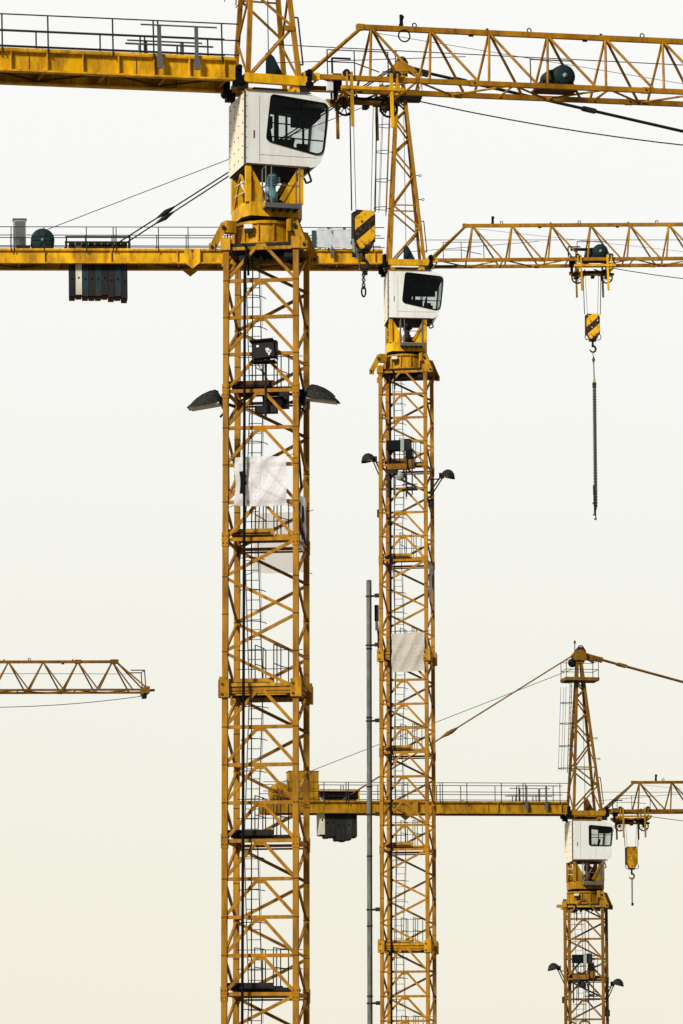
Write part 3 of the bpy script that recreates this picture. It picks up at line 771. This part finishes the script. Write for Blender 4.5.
def crane(P):
    root = bpy.data.objects.new('tower_crane', None); C.objects.link(root)
    root.location = (P['x'], P['y'], 0); root.rotation_euler = (0, 0, P['my']); root.empty_display_size = 2
    zt = P['zt']; up = P['yaw'] - P['my']; mt = P['mast']
    n = int(zt / SEC); base = zt - n * SEC
    f = MB(); f.box((0, 0, (base - .12) / 2 - .05), (5.2, 5.2, base - .02), 'concrete')
    for sx in (-1, 1):
        for sy in (-1, 1): f.box((sx * W, sy * W, base - .1), (.4, .4, .12), 'dark')
    f.build('foundation', root)
    protos = {}
    for i in range(n):                              # from the top down: K K Z K K Z ...
        kind = 'Z' if i % 3 == 2 else 'K'; z = zt - (i + 1) * SEC + P['mz']
        dm = P['decks'][i] if i < len(P['decks']) else mt
        key = (kind, dm, i % 2)
        if key in protos: copy_part(protos[key], root, (0, 0, z))
        else: protos[key] = mast_section(root, kind, mt, 0, (0, 0, z), dm, i)
        if kind == 'Z': collar(root, z, P['dirty2'])
    zu = zt - .085
    slewing_ring(root, zt - .03, P); turntable(root, zu, up, P); cab(root, zu, up, P)
    tower_head(root, zu, up, P); counter_jib(root, zu, up, P); jib(root, zt, up, P); ties(root, zt, up, P)
    c = MB(); xx = P['cable']; yc = P['cy']
    c.path([(xx, -.86, -.1), (xx, yc, -.5), (xx - .0, yc, -8), (xx - .03, yc, -zt + base + .1)], P['cabler'], 'black', 6)
    c.path([(xx + .12, -.6, .1), (xx + .1, -.6, -9), (xx + .13, -.6, -zt + base + .1)], .018, 'black', 5)
    c.build('power_cable', root, (0, 0, zt))
    tag(root, P['label'], 'tower crane', 'yellow tower cranes against the sky')
    return root

# camera: level height 1.7 m, long lens tilted up
CAMZ = 1.7; F = 4160.0; PITCH = R(8.72)
def ray(px, py, Y):                  # world point seen at a picture position, at distance Y
    u = (px - 341.5) / F; v = (512 - py) / F
    dy = math.cos(PITCH) - v * math.sin(PITCH); dz = math.sin(PITCH) + v * math.cos(PITCH)
    return Vector((u / dy * Y, Y, CAMZ + dz / dy * Y))

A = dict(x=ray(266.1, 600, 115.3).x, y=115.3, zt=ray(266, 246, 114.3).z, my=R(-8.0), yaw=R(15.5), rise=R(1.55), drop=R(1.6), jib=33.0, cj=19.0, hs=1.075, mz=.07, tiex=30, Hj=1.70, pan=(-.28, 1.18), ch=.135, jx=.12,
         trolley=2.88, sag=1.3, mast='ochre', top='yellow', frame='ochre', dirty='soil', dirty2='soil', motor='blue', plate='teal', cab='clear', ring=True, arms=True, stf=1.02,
         winch=-16.05, winchmat='teal', wm='teal', tie=.05, tiemat='dark', pend='dark', lump=.72, cj_plate=True, cable=-.42, cy=-1.27, cabler=.042,
         decks=['rust', 'amber', 'amber', 'dark', 'dark', 'dark'],
         label='largest, nearest yellow tower crane, left of centre, with thick black cable down its mast')
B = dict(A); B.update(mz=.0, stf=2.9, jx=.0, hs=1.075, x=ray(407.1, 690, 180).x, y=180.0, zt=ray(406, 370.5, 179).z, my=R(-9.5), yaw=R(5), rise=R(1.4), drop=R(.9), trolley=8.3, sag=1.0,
         ring=False, cab='dark', motor='dark', decks=['amber'] * 8, cable=-.55, cy=-1.08, cabler=.05, lump=.765, winch=-16.0,
         label='middle tower crane, its mast just right of the tall grey pipe')
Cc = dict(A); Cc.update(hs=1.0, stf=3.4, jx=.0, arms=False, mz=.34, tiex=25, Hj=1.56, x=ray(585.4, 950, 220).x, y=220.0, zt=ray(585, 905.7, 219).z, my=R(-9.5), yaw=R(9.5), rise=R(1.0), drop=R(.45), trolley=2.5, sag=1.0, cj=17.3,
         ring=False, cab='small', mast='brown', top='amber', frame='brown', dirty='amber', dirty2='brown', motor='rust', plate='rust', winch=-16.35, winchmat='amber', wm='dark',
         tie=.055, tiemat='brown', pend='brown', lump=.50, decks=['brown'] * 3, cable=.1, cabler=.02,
         label='brownish tower crane at lower right, whole pointed head visible above its white cab')
tip = ray(169, 690.8, 210); yD = R(11)
Dd = dict(Cc); Dd.update(x=tip.x - 32.3 * math.cos(yD), y=210 - 32.3 * math.sin(yD), yaw=yD, my=R(-5), rise=R(1.3), trolley=14.0, sag=.55, jib=33.0)
Dd['zt'] = tip.z - HB - .03 - 32.3 * math.sin(R(1.3))
Dd['label'] = 'tower crane at left edge of which only the brown lattice jib tip shows'
Dd['cj_plate'] = False; Dd['tiex'] = 18; Dd['Hj'] = 1.5; Dd['pan'] = (-.78, .90); Dd['ch'] = .095
roots = {}
for k, P in (('A', A), ('B', B), ('C', Cc), ('D', Dd)): roots[k] = crane(P)

# ------------------------------------------------------------------ fittings bolted to the masts (parts of their crane)
def flood_big(root, zt, z, sx):
    b = MB(); y = -.55
    x0 = sx * (W + .10)
    tilt = Matrix.Rotation(R(9 * sx), 3, 'Y'); c0 = Vector((x0 + sx * .10, y, z)); N = 14; K = 10; vs = []
    prof = [(0, .12, .16), (.05, .24, .24), (.14, .30, .30), (.30, .29, .33), (.50, .24, .34), (.68, .16, .33), (.84, .05, .30), (.96, -.04, .26), (.98, -.06, .24)]
    for (px_, h, wd) in prof:                    # x along the lamp, height of the shell, half width
        for k in range(K + 1):
            a = math.pi * k / K; vs.append(c0 + tilt @ Vector((sx * px_, -wd * math.cos(a), -.08 + (h + .08) * math.sin(a) ** .7)))
    fs = [(i_ * (K + 1) + k, (i_ + 1) * (K + 1) + k, (i_ + 1) * (K + 1) + k + 1, i_ * (K + 1) + k + 1) for i_ in range(len(prof) - 1) for k in range(K)]
    b.add(vs, fs, 'lampdark', True); b.add(vs[:K + 1], [tuple(range(K + 1))], 'lampdark')
    for q in (.12, .26, .40, .54): b.lathe([(.335, -.012), (.36, -.012), (.36, .012), (.335, .012)], 'black', 'X', tuple(c0 + tilt @ Vector((sx * q, 0, -.06))), 12, True, False, R(20), R(160)) if q < 0 else None
    b.path([c0 + tilt @ Vector((sx * .02, .34 * sgn, -.05)) if 0 else c0 + tilt @ Vector((sx * q, 0, h_ + .015)) for q, h_ in ((.05, .24), (.14, .30), (.30, .29), (.5, .24), (.68, .16), (.84, .05))], .022, 'black')
    b.box((x0 - sx * .0, y, z - .05), (.16, .3, .4), 'black'); b.bar((x0 - sx * .3, y, z - .2), (x0 + sx * .2, y, z - .02), .08, .08, 'black')
    f = b.build('floodlight', root, (0, 0, zt))
    l = MB(); l.bar(c0 + tilt @ Vector((sx * .05, 0, -.10)), c0 + tilt @ Vector((sx * .90, 0, -.09)), .48, .05, 'lens'); l.build('lens', f)
    l = MB(); l.path([(x0 - sx * .05, y, z - .3), (x0 - sx * .1, y - .1, z - 1.2), (x0 - sx * .06, y + .3, z - 2.6)], .035, 'black'); l.path([(x0 - sx * .1, y, z - .1), (x0 - sx * .05, y - .2, z - .35), (x0 + sx * .12, y - .1, z - .5)], .03, 'lampdark'); l.build('bracket', f)
def flood_small(root, zt, z, sx, z_box, out):
    b = MB(); y = -.3; x0 = sx * (W + .08); cx = x0 + sx * out
    prof = [(.0, .30), (.12, .27), (.24, .17), (.32, .0), (.34, -.06), (.31, -.06)]
    n = 18; vs = []; rot = Matrix.Rotation(R(14 * sx), 3, 'Y')
    for i in range(n):
        a = 2 * math.pi * i / n
        for r_, h in prof: vs.append(Vector((cx, y, z)) + rot @ Vector((r_ * math.cos(a), r_ * math.sin(a), h)))
    Lp = len(prof)
    b.add(vs, [(i * Lp + t, ((i + 1) % n) * Lp + t, ((i + 1) % n) * Lp + t + 1, i * Lp + t + 1) for i in range(n) for t in range(Lp - 1)], 'lampdark', True)
    b.box((cx - sx * .28, y, z + .02), (.2, .16, .24), 'lampdark')
    f = b.build('floodlight', root, (0, 0, zt))
    l = MB(); l.lathe([(0, -.03), (.29, -.02)], 'lens', 'Z', (cx, y, z), 18); l.build('lens', f)
    l = MB(); l.tube((cx - sx * .3, y, z), (x0 - sx * .05, y, z - .75), .035, 'dark', 6); l.tube((cx - sx * .36, y - .1, z - .14), (x0, y - .1, z - .14), .03, 'dark', 6)
    l.tube((cx - sx * .2, y, z - .02), (x0, y, z - .95), .03, 'dark', 6)
    l.build('bracket', f)
    l = MB(); l.box((x0 + sx * .06, y, z_box), (.24, .2, .34), 'lampdark'); l.build('ballast_box', f)
r, zt = roots['A'], A['zt']
flood_big(r, zt, -4.28, -1); flood_big(r, zt, -4.20, 1)
def control_box(root, zt, x, z, s, variant):
    b = MB()
    if variant == 0:
        b.box((x, -1.10, z), (.62, .34, .46), 'dark', Matrix.Rotation(R(-6), 3, 'Y')); b.box((x - .05, -1.13, z + .26), (.66, .42, .05), 'black', Matrix.Rotation(R(-4), 3, 'Y'))
        for k in range(6): b.box((x - .2 + rnd.random() * .42, -1.285, z - .16 + rnd.random() * .26), (.05 + rnd.random() * .1, .02, .03 + rnd.random() * .06), 'plastic')
        b.box((x, -1.05, z - .32), (.66, .4, .05), 'black'); b.box((x + .34, -1.05, z + .02), (.06, .3, .5), 'dark')
        b.tube((x + .04, -1.02, z - .3), (x + .04, -1.02, z - 1.9), .035, 'lampdark', 8); b.path([(x - .2, -.95, z - .35), (x + .2, -.9, z - 1.0), (x + .6, -.9, z - 1.6)], .015, 'black')
    else:
        b.box((x, -.6, z), (.72, .4, .44), 'black'); b.box((x + .5, -.6, z + .02), (.34, .36, .5), 'dark'); b.box((x + .34, -.82, z - .0), (.16, .06, .55), 'grey')
        for q in (-.3, .5): b.box((x + q, -.75, z - 1.2), (.07, .06, 2.2), 'rail'); b.box((x + q + .25, -.7, z - 1.2), (.05, .05, 2.0), 'rail')
        b.box((x + .1, -.7, z - .95), (.85, .3, .24), 'brown'); b.box((x + .62, -.72, z - .4), (.3, .2, .3), 'black'); b.box((x - .1, -.78, z - 1.15), (.3, .1, .2), 'dark'); b.path([(x - .3, -.8, z - .2), (x - .1, -.85, z - .7), (x + .3, -.8, z - .8), (x + .5, -.8, z - 1.6)], .03, 'black'); b.box((x + .62, -.5, z - .75), (.4, .4, .5), 'brown')
        b.lathe([(0, -.72), (.17, -.72), (.18, -.70), (.18, -.5)], 'grey' if variant == 1 else 'dark', 'Y', (x + .18, 0, z - 1.35), 20)
        b.box((x + .62, -.6, z - 1.95), (.66, .4, .04), 'dark'); b.box((x + .62, -.6, z - 1.72), (.66, .04, .04), 'dark'); b.box((x + .62, -.55, z - 1.9), (.3, .3, .14), 'rust')
    return b.build('control_box', root, (0, 0 if variant == 0 else -.5, zt))
control_box(r, zt, .10, -3.0, 1, 0)
b = MB(); b.box((.30, -.6, -4.40), (.55, .4, .28), 'black'); b.box((.12, -.75, -4.62), (.62, .3, .20), 'dark'); b.box((.58, -.5, -4.3), (.25, .3, .5), 'lampdark')
b.box((.40, -.82, -4.62), (.12, .02, .14), 'plastic'); b.bar((.0, -.5, -4.2), (.5, .4, -4.25), .1, .1, 'brown'); b.build('transformer_box', r, (0, 0, zt))
r, zt = roots['B'], B['zt']
flood_small(r, zt, -3.80, -1, -6.2, .58); flood_small(r, zt, -4.62, 1, -5.8, .80)
control_box(r, zt, -.32, -3.35, 1, 1)
b = MB(); b.box((-1.28, -.4, -10.6), (.16, .2, .7), 'lampdark'); b.box((-1.28, -.4, -11.1), (.1, .14, .5), 'lens'); b.path([(-1.28, -.4, -10.8), (-1.2, -.4, -11.6), (-1.2, -.4, -12.2)], .05, 'lampdark'); b.build('junction_box', r, (0, 0, zt))
r, zt = roots['C'], Cc['zt']
flood_small(r, zt, -3.25, -1, -4.9, .62); flood_small(r, zt, -4.1, 1, -5.6, .62)
control_box(r, zt, -.25, -2.8, 1, 2)

# ------------------------------------------------------------------ hook blocks (hang from the trolleys)
def hook_block(crane_key, x, ztop, label, rusty=False, extra=True):
    P = {'A': A, 'B': B, 'C': Cc}[crane_key]
    yaw = P['yaw']; ca, sa = math.cos(yaw), math.sin(yaw)
    tz = P['zt'] + HB + .03 + x * math.sin(P['rise'])
    root = bpy.data.objects.new('hook_block', None); C.objects.link(root)
    root.location = (P['x'] + x * ca, P['y'] + x * sa, tz - ztop); root.rotation_euler = (0, 0, yaw)
    mt = 'soil' if rusty else 'stripes'
    out = smooth_poly([(-.29, 0), (.29, 0), (.29, -.82), (.18, -1.13), (-.14, -1.13), (-.29, -.82)], [.07, .07, .05, .03, .03, .05])
    for sy in (-1, 1):
        b = MB(); b.prism(out, sy * .15 - .02, sy * .15 + .02, mt)
        for px_, pz in ((-.2, -.08), (.22, -.12), (.2, -.3), (-.22, -.55), (-.05, -.62), (-.1, -.33), (.0, -1.02)): b.tube((px_, sy * .17, pz), (px_, sy * .19, pz), .03, 'rust' if rnd.random() < .7 else 'plastic', 8)
        b.build('cheek_plate', root)
    b = MB()
    b.lathe([(.04, -.08), (.27, -.08), (.22, 0), (.27, .08), (.04, .08)], 'dark', 'Y', (0, 0, -.35), 20); b.lathe([(.04, -.08), (.22, -.08), (.18, 0), (.22, .08), (.04, .08)], 'dark', 'Y', (0, 0, -.85), 20)
    b.box((-.30, 0, -.5), (.05, .28, .9), 'dark'); b.box((.295, 0, -.5), (.03, .28, .8), 'dark'); b.build('sheave', root)
    b = MB(); b.box((0, 0, -1.16), (.30, .26, .10), 'dark'); b.tube((0, 0, -1.18), (0, 0, -1.42), .05, 'dark', 8)
    pts = []
    for k in range(13):
        a = R(95 - k * 22); pts.append((.0 + .13 * math.cos(a), 0, -1.56 + .14 * math.sin(a)))
    for i, (p, q) in enumerate(zip(pts, pts[1:])): rr = .055 - .002 * i; b.tube(p, q, rr, 'rust' if not extra else 'dark', 8)
    b.box((0, 0, -1.42), (.1, .08, .1), 'dark'); b.build('hook', root)
    b = MB()
    for sx in (-1, 1): b.tube((sx * .35, 0, -.0), (sx * .40, 0, ztop - .55), .019, 'dark', 6); b.tube((sx * .22, 0, -.1), (sx * .30, 0, ztop - .6), .010, 'dark', 5)
    b.build('hoist_rope', root)
    if crane_key == 'A':
        b = MB(); b.tube((-.33, -.1, -.85), (-.30, -.1, -1.28), .045, 'grey', 8); b.ring((-.33, -.1, -.95), .08, .02, 'grey'); b.box((-.31, -.1, -1.3), (.1, .08, .14), 'dark'); b.build('shackle', root)
    else:
        b = MB()
        for sx in (-1, 1): b.path([(sx * .31, -.1, -.92), (sx * .36, -.1, -1.02), (sx * .33, -.1, -1.14), (sx * .18, -.1, -1.18)], .02, 'rail')
        b.build('guard_loop', root)
    tag(root, label, 'hook block', 'crane hook blocks')
    return root
hA = hook_block('A', 2.85, 3.66, 'black and yellow striped hook block, largest one, hanging in front of the middle crane')
hB = hook_block('B', 8.3, 2.35, 'striped hook block hanging from the middle crane jib with a long chain below')
hC = hook_block('C', 2.52, 1.85, 'small dirty brown-yellow hook block without stripes, at lower right', True, False)
def link_chain(b, x, z0, z1, s, r, m, y=0):
    z = z0; i = 0
    while z > z1:
        if i % 2: b.ring((x, y, z - s / 2), s * .33, r, m, 'Y', 8, 5)
        else: b.ring((x, y, z - s / 2), s * .33, r, m, 'X', 8, 5)
        z -= s * .55; i += 1
def chain_sling(hook, kind, label):
    root = bpy.data.objects.new('chain_sling', None); C.objects.link(root)
    root.location = hook.location + Vector((0, 0, -1.62)); root.rotation_euler = hook.rotation_euler
    b = MB()
    if kind == 'A':
        link_chain(b, 0, -.10, -.60, .13, .02, 'dark'); b.box((.04, 0, -.18), (.14, .08, .1), 'lampdark')
        c = b.build('chain', root)
        b = MB(); pts = [(.06 * math.cos(R(a)), 0, -.72 + .15 * math.sin(R(a))) for a in range(0, 361, 30)]; b.path(pts, .026, 'dark'); b.build('end_ring', root)
        b = MB(); b.path([(-.12, 0, .12), (-.12, 0, -.1), (.0, 0, -.12), (.12, 0, -.1), (.12, 0, .12)], .025, 'chain'); b.build('shackle', root)
    elif kind == 'B':
        b.path([(0, 0, -.05), (.02, 0, -.28)], .03, 'green'); link_chain(b, .03, -.28, -.5, .14, .03, 'dark'); b.tube((.03, 0, -.45), (.05, 0, -1.35), .028, 'chain', 6); b.tube((.05, 0, -1.28), (.05, 0, -1.48), .055, 'green', 8); b.build('strap', root)
        for dx, dy in ((-.03, -.02), (.03, -.02), (.0, .03), (.01, -.04)):
            b = MB(); link_chain(b, .05 + dx, -1.42, -6.9, .12, .024, 'chain', dy); b.build('chain', root)
        b = MB(); b.box((.05, 0, -1.55), (.16, .14, .2), 'dark'); b.build('master_link', root)
        for dx, z in ((-.03, -6.75), (.05, -7.0), (-.01, -7.25), (.04, -7.45)):
            b = MB(); b.path([(dx, -.05, z + .35), (dx, -.05, z), (dx + .03, -.05, z - .10), (dx - .02, -.05, z - .14), (dx - .05, -.05, z - .06)], .028, 'dark'); b.tube((dx, -.05, z + .7), (dx, -.05, z + .3), .04, 'lampdark', 6); b.build('chain_hook', root)
    else:
        link_chain(b, .0, -.05, -1.35, .11, .014, 'chain'); b.tube((.04, 0, -.1), (.03, 0, -1.35), .014, 'chain', 5); b.build('chain', root)
        b = MB(); b.box((.02, 0, -1.42), (.11, .09, .14), 'dark'); b.build('chain_hook', root)
        b = MB(); b.tube((0, 0, 0), (.03, 0, -.16), .03, 'green', 6); b.build('strap', root)
    tag(root, label, 'chain sling', 'chain slings on crane hooks'); return root
chain_sling(hA, 'A', 'short chain with oval end ring hanging from the largest striped hook block')
chain_sling(hB, 'B', 'long bundle of lifting chains hanging straight down against empty sky')
chain_sling(hC, 'C', 'short thin chain hanging below the small dirty brown-yellow hook block')

# ------------------------------------------------------------------ banners tied to the masts
def banner(key, frame, u0, u1, z0, z1, mt, label, marks=None, wr=.03, tilt=0, seed=1):
    """frame: 'f' front, 'r' right side, 'k' back of the mast; u along the face"""
    P = A if key == 'A' else B; root = roots[key]
    ob = bpy.data.objects.new('banner', None); C.objects.link(ob)
    ob.location = (P['x'], P['y'], P['zt']); ob.rotation_euler = (0, 0, P['my'])
    r = random.Random(seed); nx, nz = 60, 60
    ph = [(r.uniform(1, 7), r.uniform(-7, 7), r.uniform(0, 6)) for _ in range(9)]
    def pt(s_, t, off=0):
        u = u0 + (u1 - u0) * s_ + .02 * math.sin(9 * t + seed); z = z0 + (z1 - z0) * t + .03 * math.sin(math.pi * s_ * 1.0) * (-1 if t > .5 else .4) + tilt * (s_ - .5)
        d = sum(math.sin(a * s_ * 1.6 + b_ * t * 1.6 + c) for a, b_, c in ph) / 9 * wr * 3 + abs(math.sin((s_ + t * .6) * 8 + seed)) ** 3 * wr + abs(math.sin(s_ * 23 + 5 * t * t + 3 * math.sin(6 * t + s_ * 4))) * wr * .22 + abs(math.sin(t * 31 - 9 * s_ + 2 * math.sin(8 * s_))) * wr * .13
        e = (1.14 if frame != 'r' else .97) + d + off
        return (u, -e, z) if frame == 'f' else (u, e, z) if frame == 'k' else (e, u, z)
    b = MB(); vs = [pt(i / nx, j / nz) for j in range(nz + 1) for i in range(nx + 1)]
    b.add(vs, [(j * (nx + 1) + i, j * (nx + 1) + i + 1, (j + 1) * (nx + 1) + i + 1, (j + 1) * (nx + 1) + i) for j in range(nz) for i in range(nx)], mt, True)
    b.build('cloth', ob)
    if marks:
        b = MB()
        for (s0, t0, s1, t1, w) in marks:
            n = 8
            for k in range(n):
                a = pt(s0 + (s1 - s0) * k / n, t0 + (t1 - t0) * k / n, .008); c = pt(s0 + (s1 - s0) * (k + 1) / n, t0 + (t1 - t0) * (k + 1) / n, .008)
                b.bar(a, c, w if frame != 'r' else w, .006 if False else w * .5, 'black', (0, 1, 0) if frame != 'r' else (1, 0, 0))
        b.build('lettering', ob)
    b = MB()
    for s_, t in ((0, 0), (1, 0), (0, 1), (1, 1)):
        p = Vector(pt(s_, t)); q = Vector(p); 
        if frame == 'r': q.y += -.2 if s_ == 0 else .2
        else: q.x += -.2 if s_ == 0 else .2; 
        q.z += .06 if t == 0 else -.06
        b = MB(); b.tube(p, q, .01, 'rail', 5); b.build('tie_cord', ob)
    tag(ob, label, 'banner', 'banners tied to the crane masts'); return ob
bA = banner('A', 'f', -.70, .76, -6.02, -7.38, 'tarp', 'wrinkled white banner on the front of the nearest crane mast, black mark at left', [(.13, .30, .13, .74, .10), (.17, .34, .19, .42, .08), (.17, .50, .19, .56, .08)], .025, 0, 3)
banner('A', 'r', -.82, .88, -6.95, -8.45, 'tarpw', 'narrow white banner with black letters seen edge-on at right side of nearest mast',
       [(.2, .2, .2, .78, .12), (.2, .2, .36, .32, .10), (.36, .32, .38, .64, .10), (.38, .64, .2, .78, .10),
        (.58, .22, .58, .8, .12), (.58, .22, .76, .3, .10), (.76, .3, .76, .42, .10), (.76, .42, .58, .5, .10), (.62, .5, .80, .82, .10)], .02, 0, 5)
banner('A', 'k', -.55, .95, -7.25, -8.95, 'tarpb', 'cream pink cloth behind the nearest crane mast, below the wrinkled white banner', None, .02, 0, 8)
banner('B', 'f', -.50, .92, -11.6, -13.25, 'tarpg', 'greyish creased banner on the front of the middle crane mast', None, .03, .05, 11)
banner('B', 'r', -.3, .8, -8.4, -10.1, 'tarpg', 'narrow grey cloth on the middle crane mast, high above its creased banner', None, .05, 0, 13)

# white sheet on the counter-jib rail of B
def rail_banner():
    P = B; ob = bpy.data.objects.new('banner', None); C.objects.link(ob)
    ob.location = (P['x'], P['y'], P['zt'] + HB); ob.rotation_euler = (0, 0, P['yaw'])
    b = MB(); n = 20; vs = []
    for j in range(9):
        for i in range(n + 1): vs.append((-4.0 + 1.62 * i / n, -.90 + .012 * math.sin(i * 1.1 + j * .6), .50 + .86 * j / 8 + .01 * math.sin(i * .7)))
    b.add(vs, [(j * (n + 1) + i, j * (n + 1) + i + 1, (j + 1) * (n + 1) + i + 1, (j + 1) * (n + 1) + i) for j in range(8) for i in range(n)], 'tarpw', True)
    b.build('cloth', ob)
    b = MB(); b.box((-4.13, -.90, .88), (.22, .05, .76), 'darkgreen'); b.build('end_panel', ob)
    b = MB()
    for x in (-3.5, -2.8): b.box((x, -.9, 1.38), (.12, .05, .06), 'dark')
    b.build('clip', ob)
    tag(ob, 'pale sheet with dark green end on the railing just right of the nearest mast', 'banner')
rail_banner()

# ------------------------------------------------------------------ tall grey pipe clamped to B's mast
def pipe_():
    P = B; ob = bpy.data.objects.new('riser_pipe', None); C.objects.link(ob)
    ob.location = (P['x'], P['y'], 0); ob.rotation_euler = (0, 0, P['my'])
    x, y = -1.56, -.75; zt = P['zt']; top = zt - 9.2
    b = MB(); b.tube((x, y, .0), (x, y, top), .115, 'pipe', 16); b.tube((x + .09, y - .085, 0), (x + .09, y - .085, top - .3), .022, 'dark', 8)
    b.tube((x, y, top - .02), (x, y, top + .02), .07, 'black', 12)
    b.build('pipe', ob)
    z = top - 3.0
    while z > 0:
        c = MB(); c.lathe([(.115, -.03), (.135, -.03), (.135, .03), (.115, .03)], 'dark', c=(x, y, z), n=14, smooth=False); c.build('coupling', ob); z -= 3.0
    for dz in (-9.9, -12.05, -15.35, -19.4, -23.5, -27.5, -31.5):
        c = MB(); z = zt + dz; c.tube((x, y, z), (-W, -W + .02, z), .045, 'dark', 8); c.box((-1.16, -.95, z), (.22, .16, .16), 'dark'); c.box((x, y, z), (.27, .27, .05), 'dark'); c.build('clamp', ob)
    tag(ob, 'tall thin grey vertical pipe standing just left of the middle crane mast', 'pipe')
pipe_()

# ------------------------------------------------------------------ ground
def ground():
    m = bpy.data.materials.new('gravel_ground'); m.use_nodes = True; nt = m.node_tree; bs = nt.nodes['Principled BSDF']; bs.inputs['Roughness'].default_value = .95
    g = nt.nodes.new('ShaderNodeNewGeometry'); n = nt.nodes.new('ShaderNodeTexNoise'); n.inputs['Scale'].default_value = .08; n.inputs['Detail'].default_value = 10
    cr = nt.nodes.new('ShaderNodeValToRGB'); cr.color_ramp.elements[0].color = (.10, .085, .06, 1); cr.color_ramp.elements[1].color = (.26, .23, .18, 1)
    nt.links.new(g.outputs['Position'], n.inputs[0]); nt.links.new(n.outputs['Fac'], cr.inputs[0]); nt.links.new(cr.outputs[0], bs.inputs['Base Color'])
    M['gravel'] = m; b = MB(); N = 24; S_ = 4000
    vs = [(-S_ / 2 + S_ * i / N, -400 + S_ * j / N, 0) for j in range(N + 1) for i in range(N + 1)]
    b.add(vs, [(j * (N + 1) + i, j * (N + 1) + i + 1, (j + 1) * (N + 1) + i + 1, (j + 1) * (N + 1) + i) for j in range(N) for i in range(N)], 'gravel')
    o = b.build('ground'); o['kind'] = 'structure'
ground()

# ------------------------------------------------------------------ light, sky, camera
SUN_EL, SUN_AZ = R(33), R(220)        # azimuth clockwise from +Y: behind the camera, a little to the left
d = Vector((math.sin(SUN_AZ) * math.cos(SUN_EL), math.cos(SUN_AZ) * math.cos(SUN_EL), math.sin(SUN_EL)))
sl = bpy.data.lights.new('sun', 'SUN'); sl.energy = 5.0; sl.angle = R(10); sl.color = (1, .95, .87)
so = bpy.data.objects.new('sun', sl); C.objects.link(so); so.rotation_euler = d.to_track_quat('Z', 'Y').to_euler()
w = bpy.data.worlds.new('World'); S.world = w; w.use_nodes = True; nt = w.node_tree; bg = nt.nodes['Background']
sky = nt.nodes.new('ShaderNodeTexSky'); sky.sky_type = 'NISHITA'; sky.sun_disc = False; sky.sun_elevation = SUN_EL; sky.sun_rotation = SUN_AZ
tc = nt.nodes.new('ShaderNodeTexCoord'); sp = nt.nodes.new('ShaderNodeSeparateXYZ'); nt.links.new(tc.outputs['Generated'], sp.inputs[0])
nz = nt.nodes.new('ShaderNodeTexNoise'); nz.inputs['Scale'].default_value = 3.0; nz.inputs['Detail'].default_value = 3
nt.links.new(tc.outputs['Generated'], nz.inputs[0])
ad = nt.nodes.new('ShaderNodeMath'); ad.operation = 'MULTIPLY_ADD'; ad.inputs[1].default_value = .06; nt.links.new(nz.outputs['Fac'], ad.inputs[0]); nt.links.new(sp.outputs['Z'], ad.inputs[2])
cr = nt.nodes.new('ShaderNodeValToRGB'); e = cr.color_ramp.elements
SKY = [(0.0, (.885, .845, .71)), (.10, (.905, .88, .765)), (.17, (.925, .922, .855)), (.235, (.965, .968, .935)), (.32, (.985, .985, .97)), (.50, (.60, .62, .65)), (1.0, (.42, .44, .48))]
e[0].position = SKY[0][0]; e[0].color = (*SKY[0][1], 1); e[1].position = 1.0; e[1].color = (*SKY[-1][1], 1)
for p, c in SKY[1:-1]: q = e.new(p); q.color = (*c, 1)
nt.links.new(ad.outputs[0], cr.inputs[0])
mr = nt.nodes.new('ShaderNodeMapRange'); mr.interpolation_type = 'SMOOTHSTEP'      # unseen sky behind the camera dimmed on purpose, to deepen the shadow sides
mr.inputs['From Min'].default_value = -.5; mr.inputs['From Max'].default_value = .75; mr.inputs['To Min'].default_value = 2.2; mr.inputs['To Max'].default_value = 10.0
nt.links.new(sp.outputs['Y'], mr.inputs['Value'])
sc = nt.nodes.new('ShaderNodeVectorMath'); sc.operation = 'SCALE'; nt.links.new(mr.outputs['Result'], sc.inputs['Scale']); nt.links.new(cr.outputs[0], sc.inputs[0])
mx = nt.nodes.new('ShaderNodeMix'); mx.data_type = 'RGBA'; mx.inputs['Factor'].default_value = .97      # thick even cloud over a trace of clear sky
nt.links.new(sky.outputs[0], mx.inputs['A']); nt.links.new(sc.outputs[0], mx.inputs['B'])
nt.links.new(mx.outputs['Result'], bg.inputs['Color']); bg.inputs['Strength'].default_value = .1

cd = bpy.data.cameras.new('camera'); cam = bpy.data.objects.new('camera', cd); C.objects.link(cam); S.camera = cam
cam.location = (0, 0, CAMZ); cd.sensor_fit = 'VERTICAL'; cd.sensor_height = 36; cd.lens = F / 1024 * 36; cd.clip_start = .5; cd.clip_end = 6000
cam.rotation_euler = (Matrix.Rotation(R(90) + PITCH, 3, 'X') @ Matrix.Rotation(R(-.08), 3, 'Z')).to_euler()
S.render.engine = 'CYCLES'
S.view_settings.view_transform = 'Standard'; S.view_settings.look = 'None'; S.view_settings.gamma = 1; S.view_settings.exposure = 0; S.view_settings.use_curve_mapping = False
S.cycles.transparent_max_bounces = 12
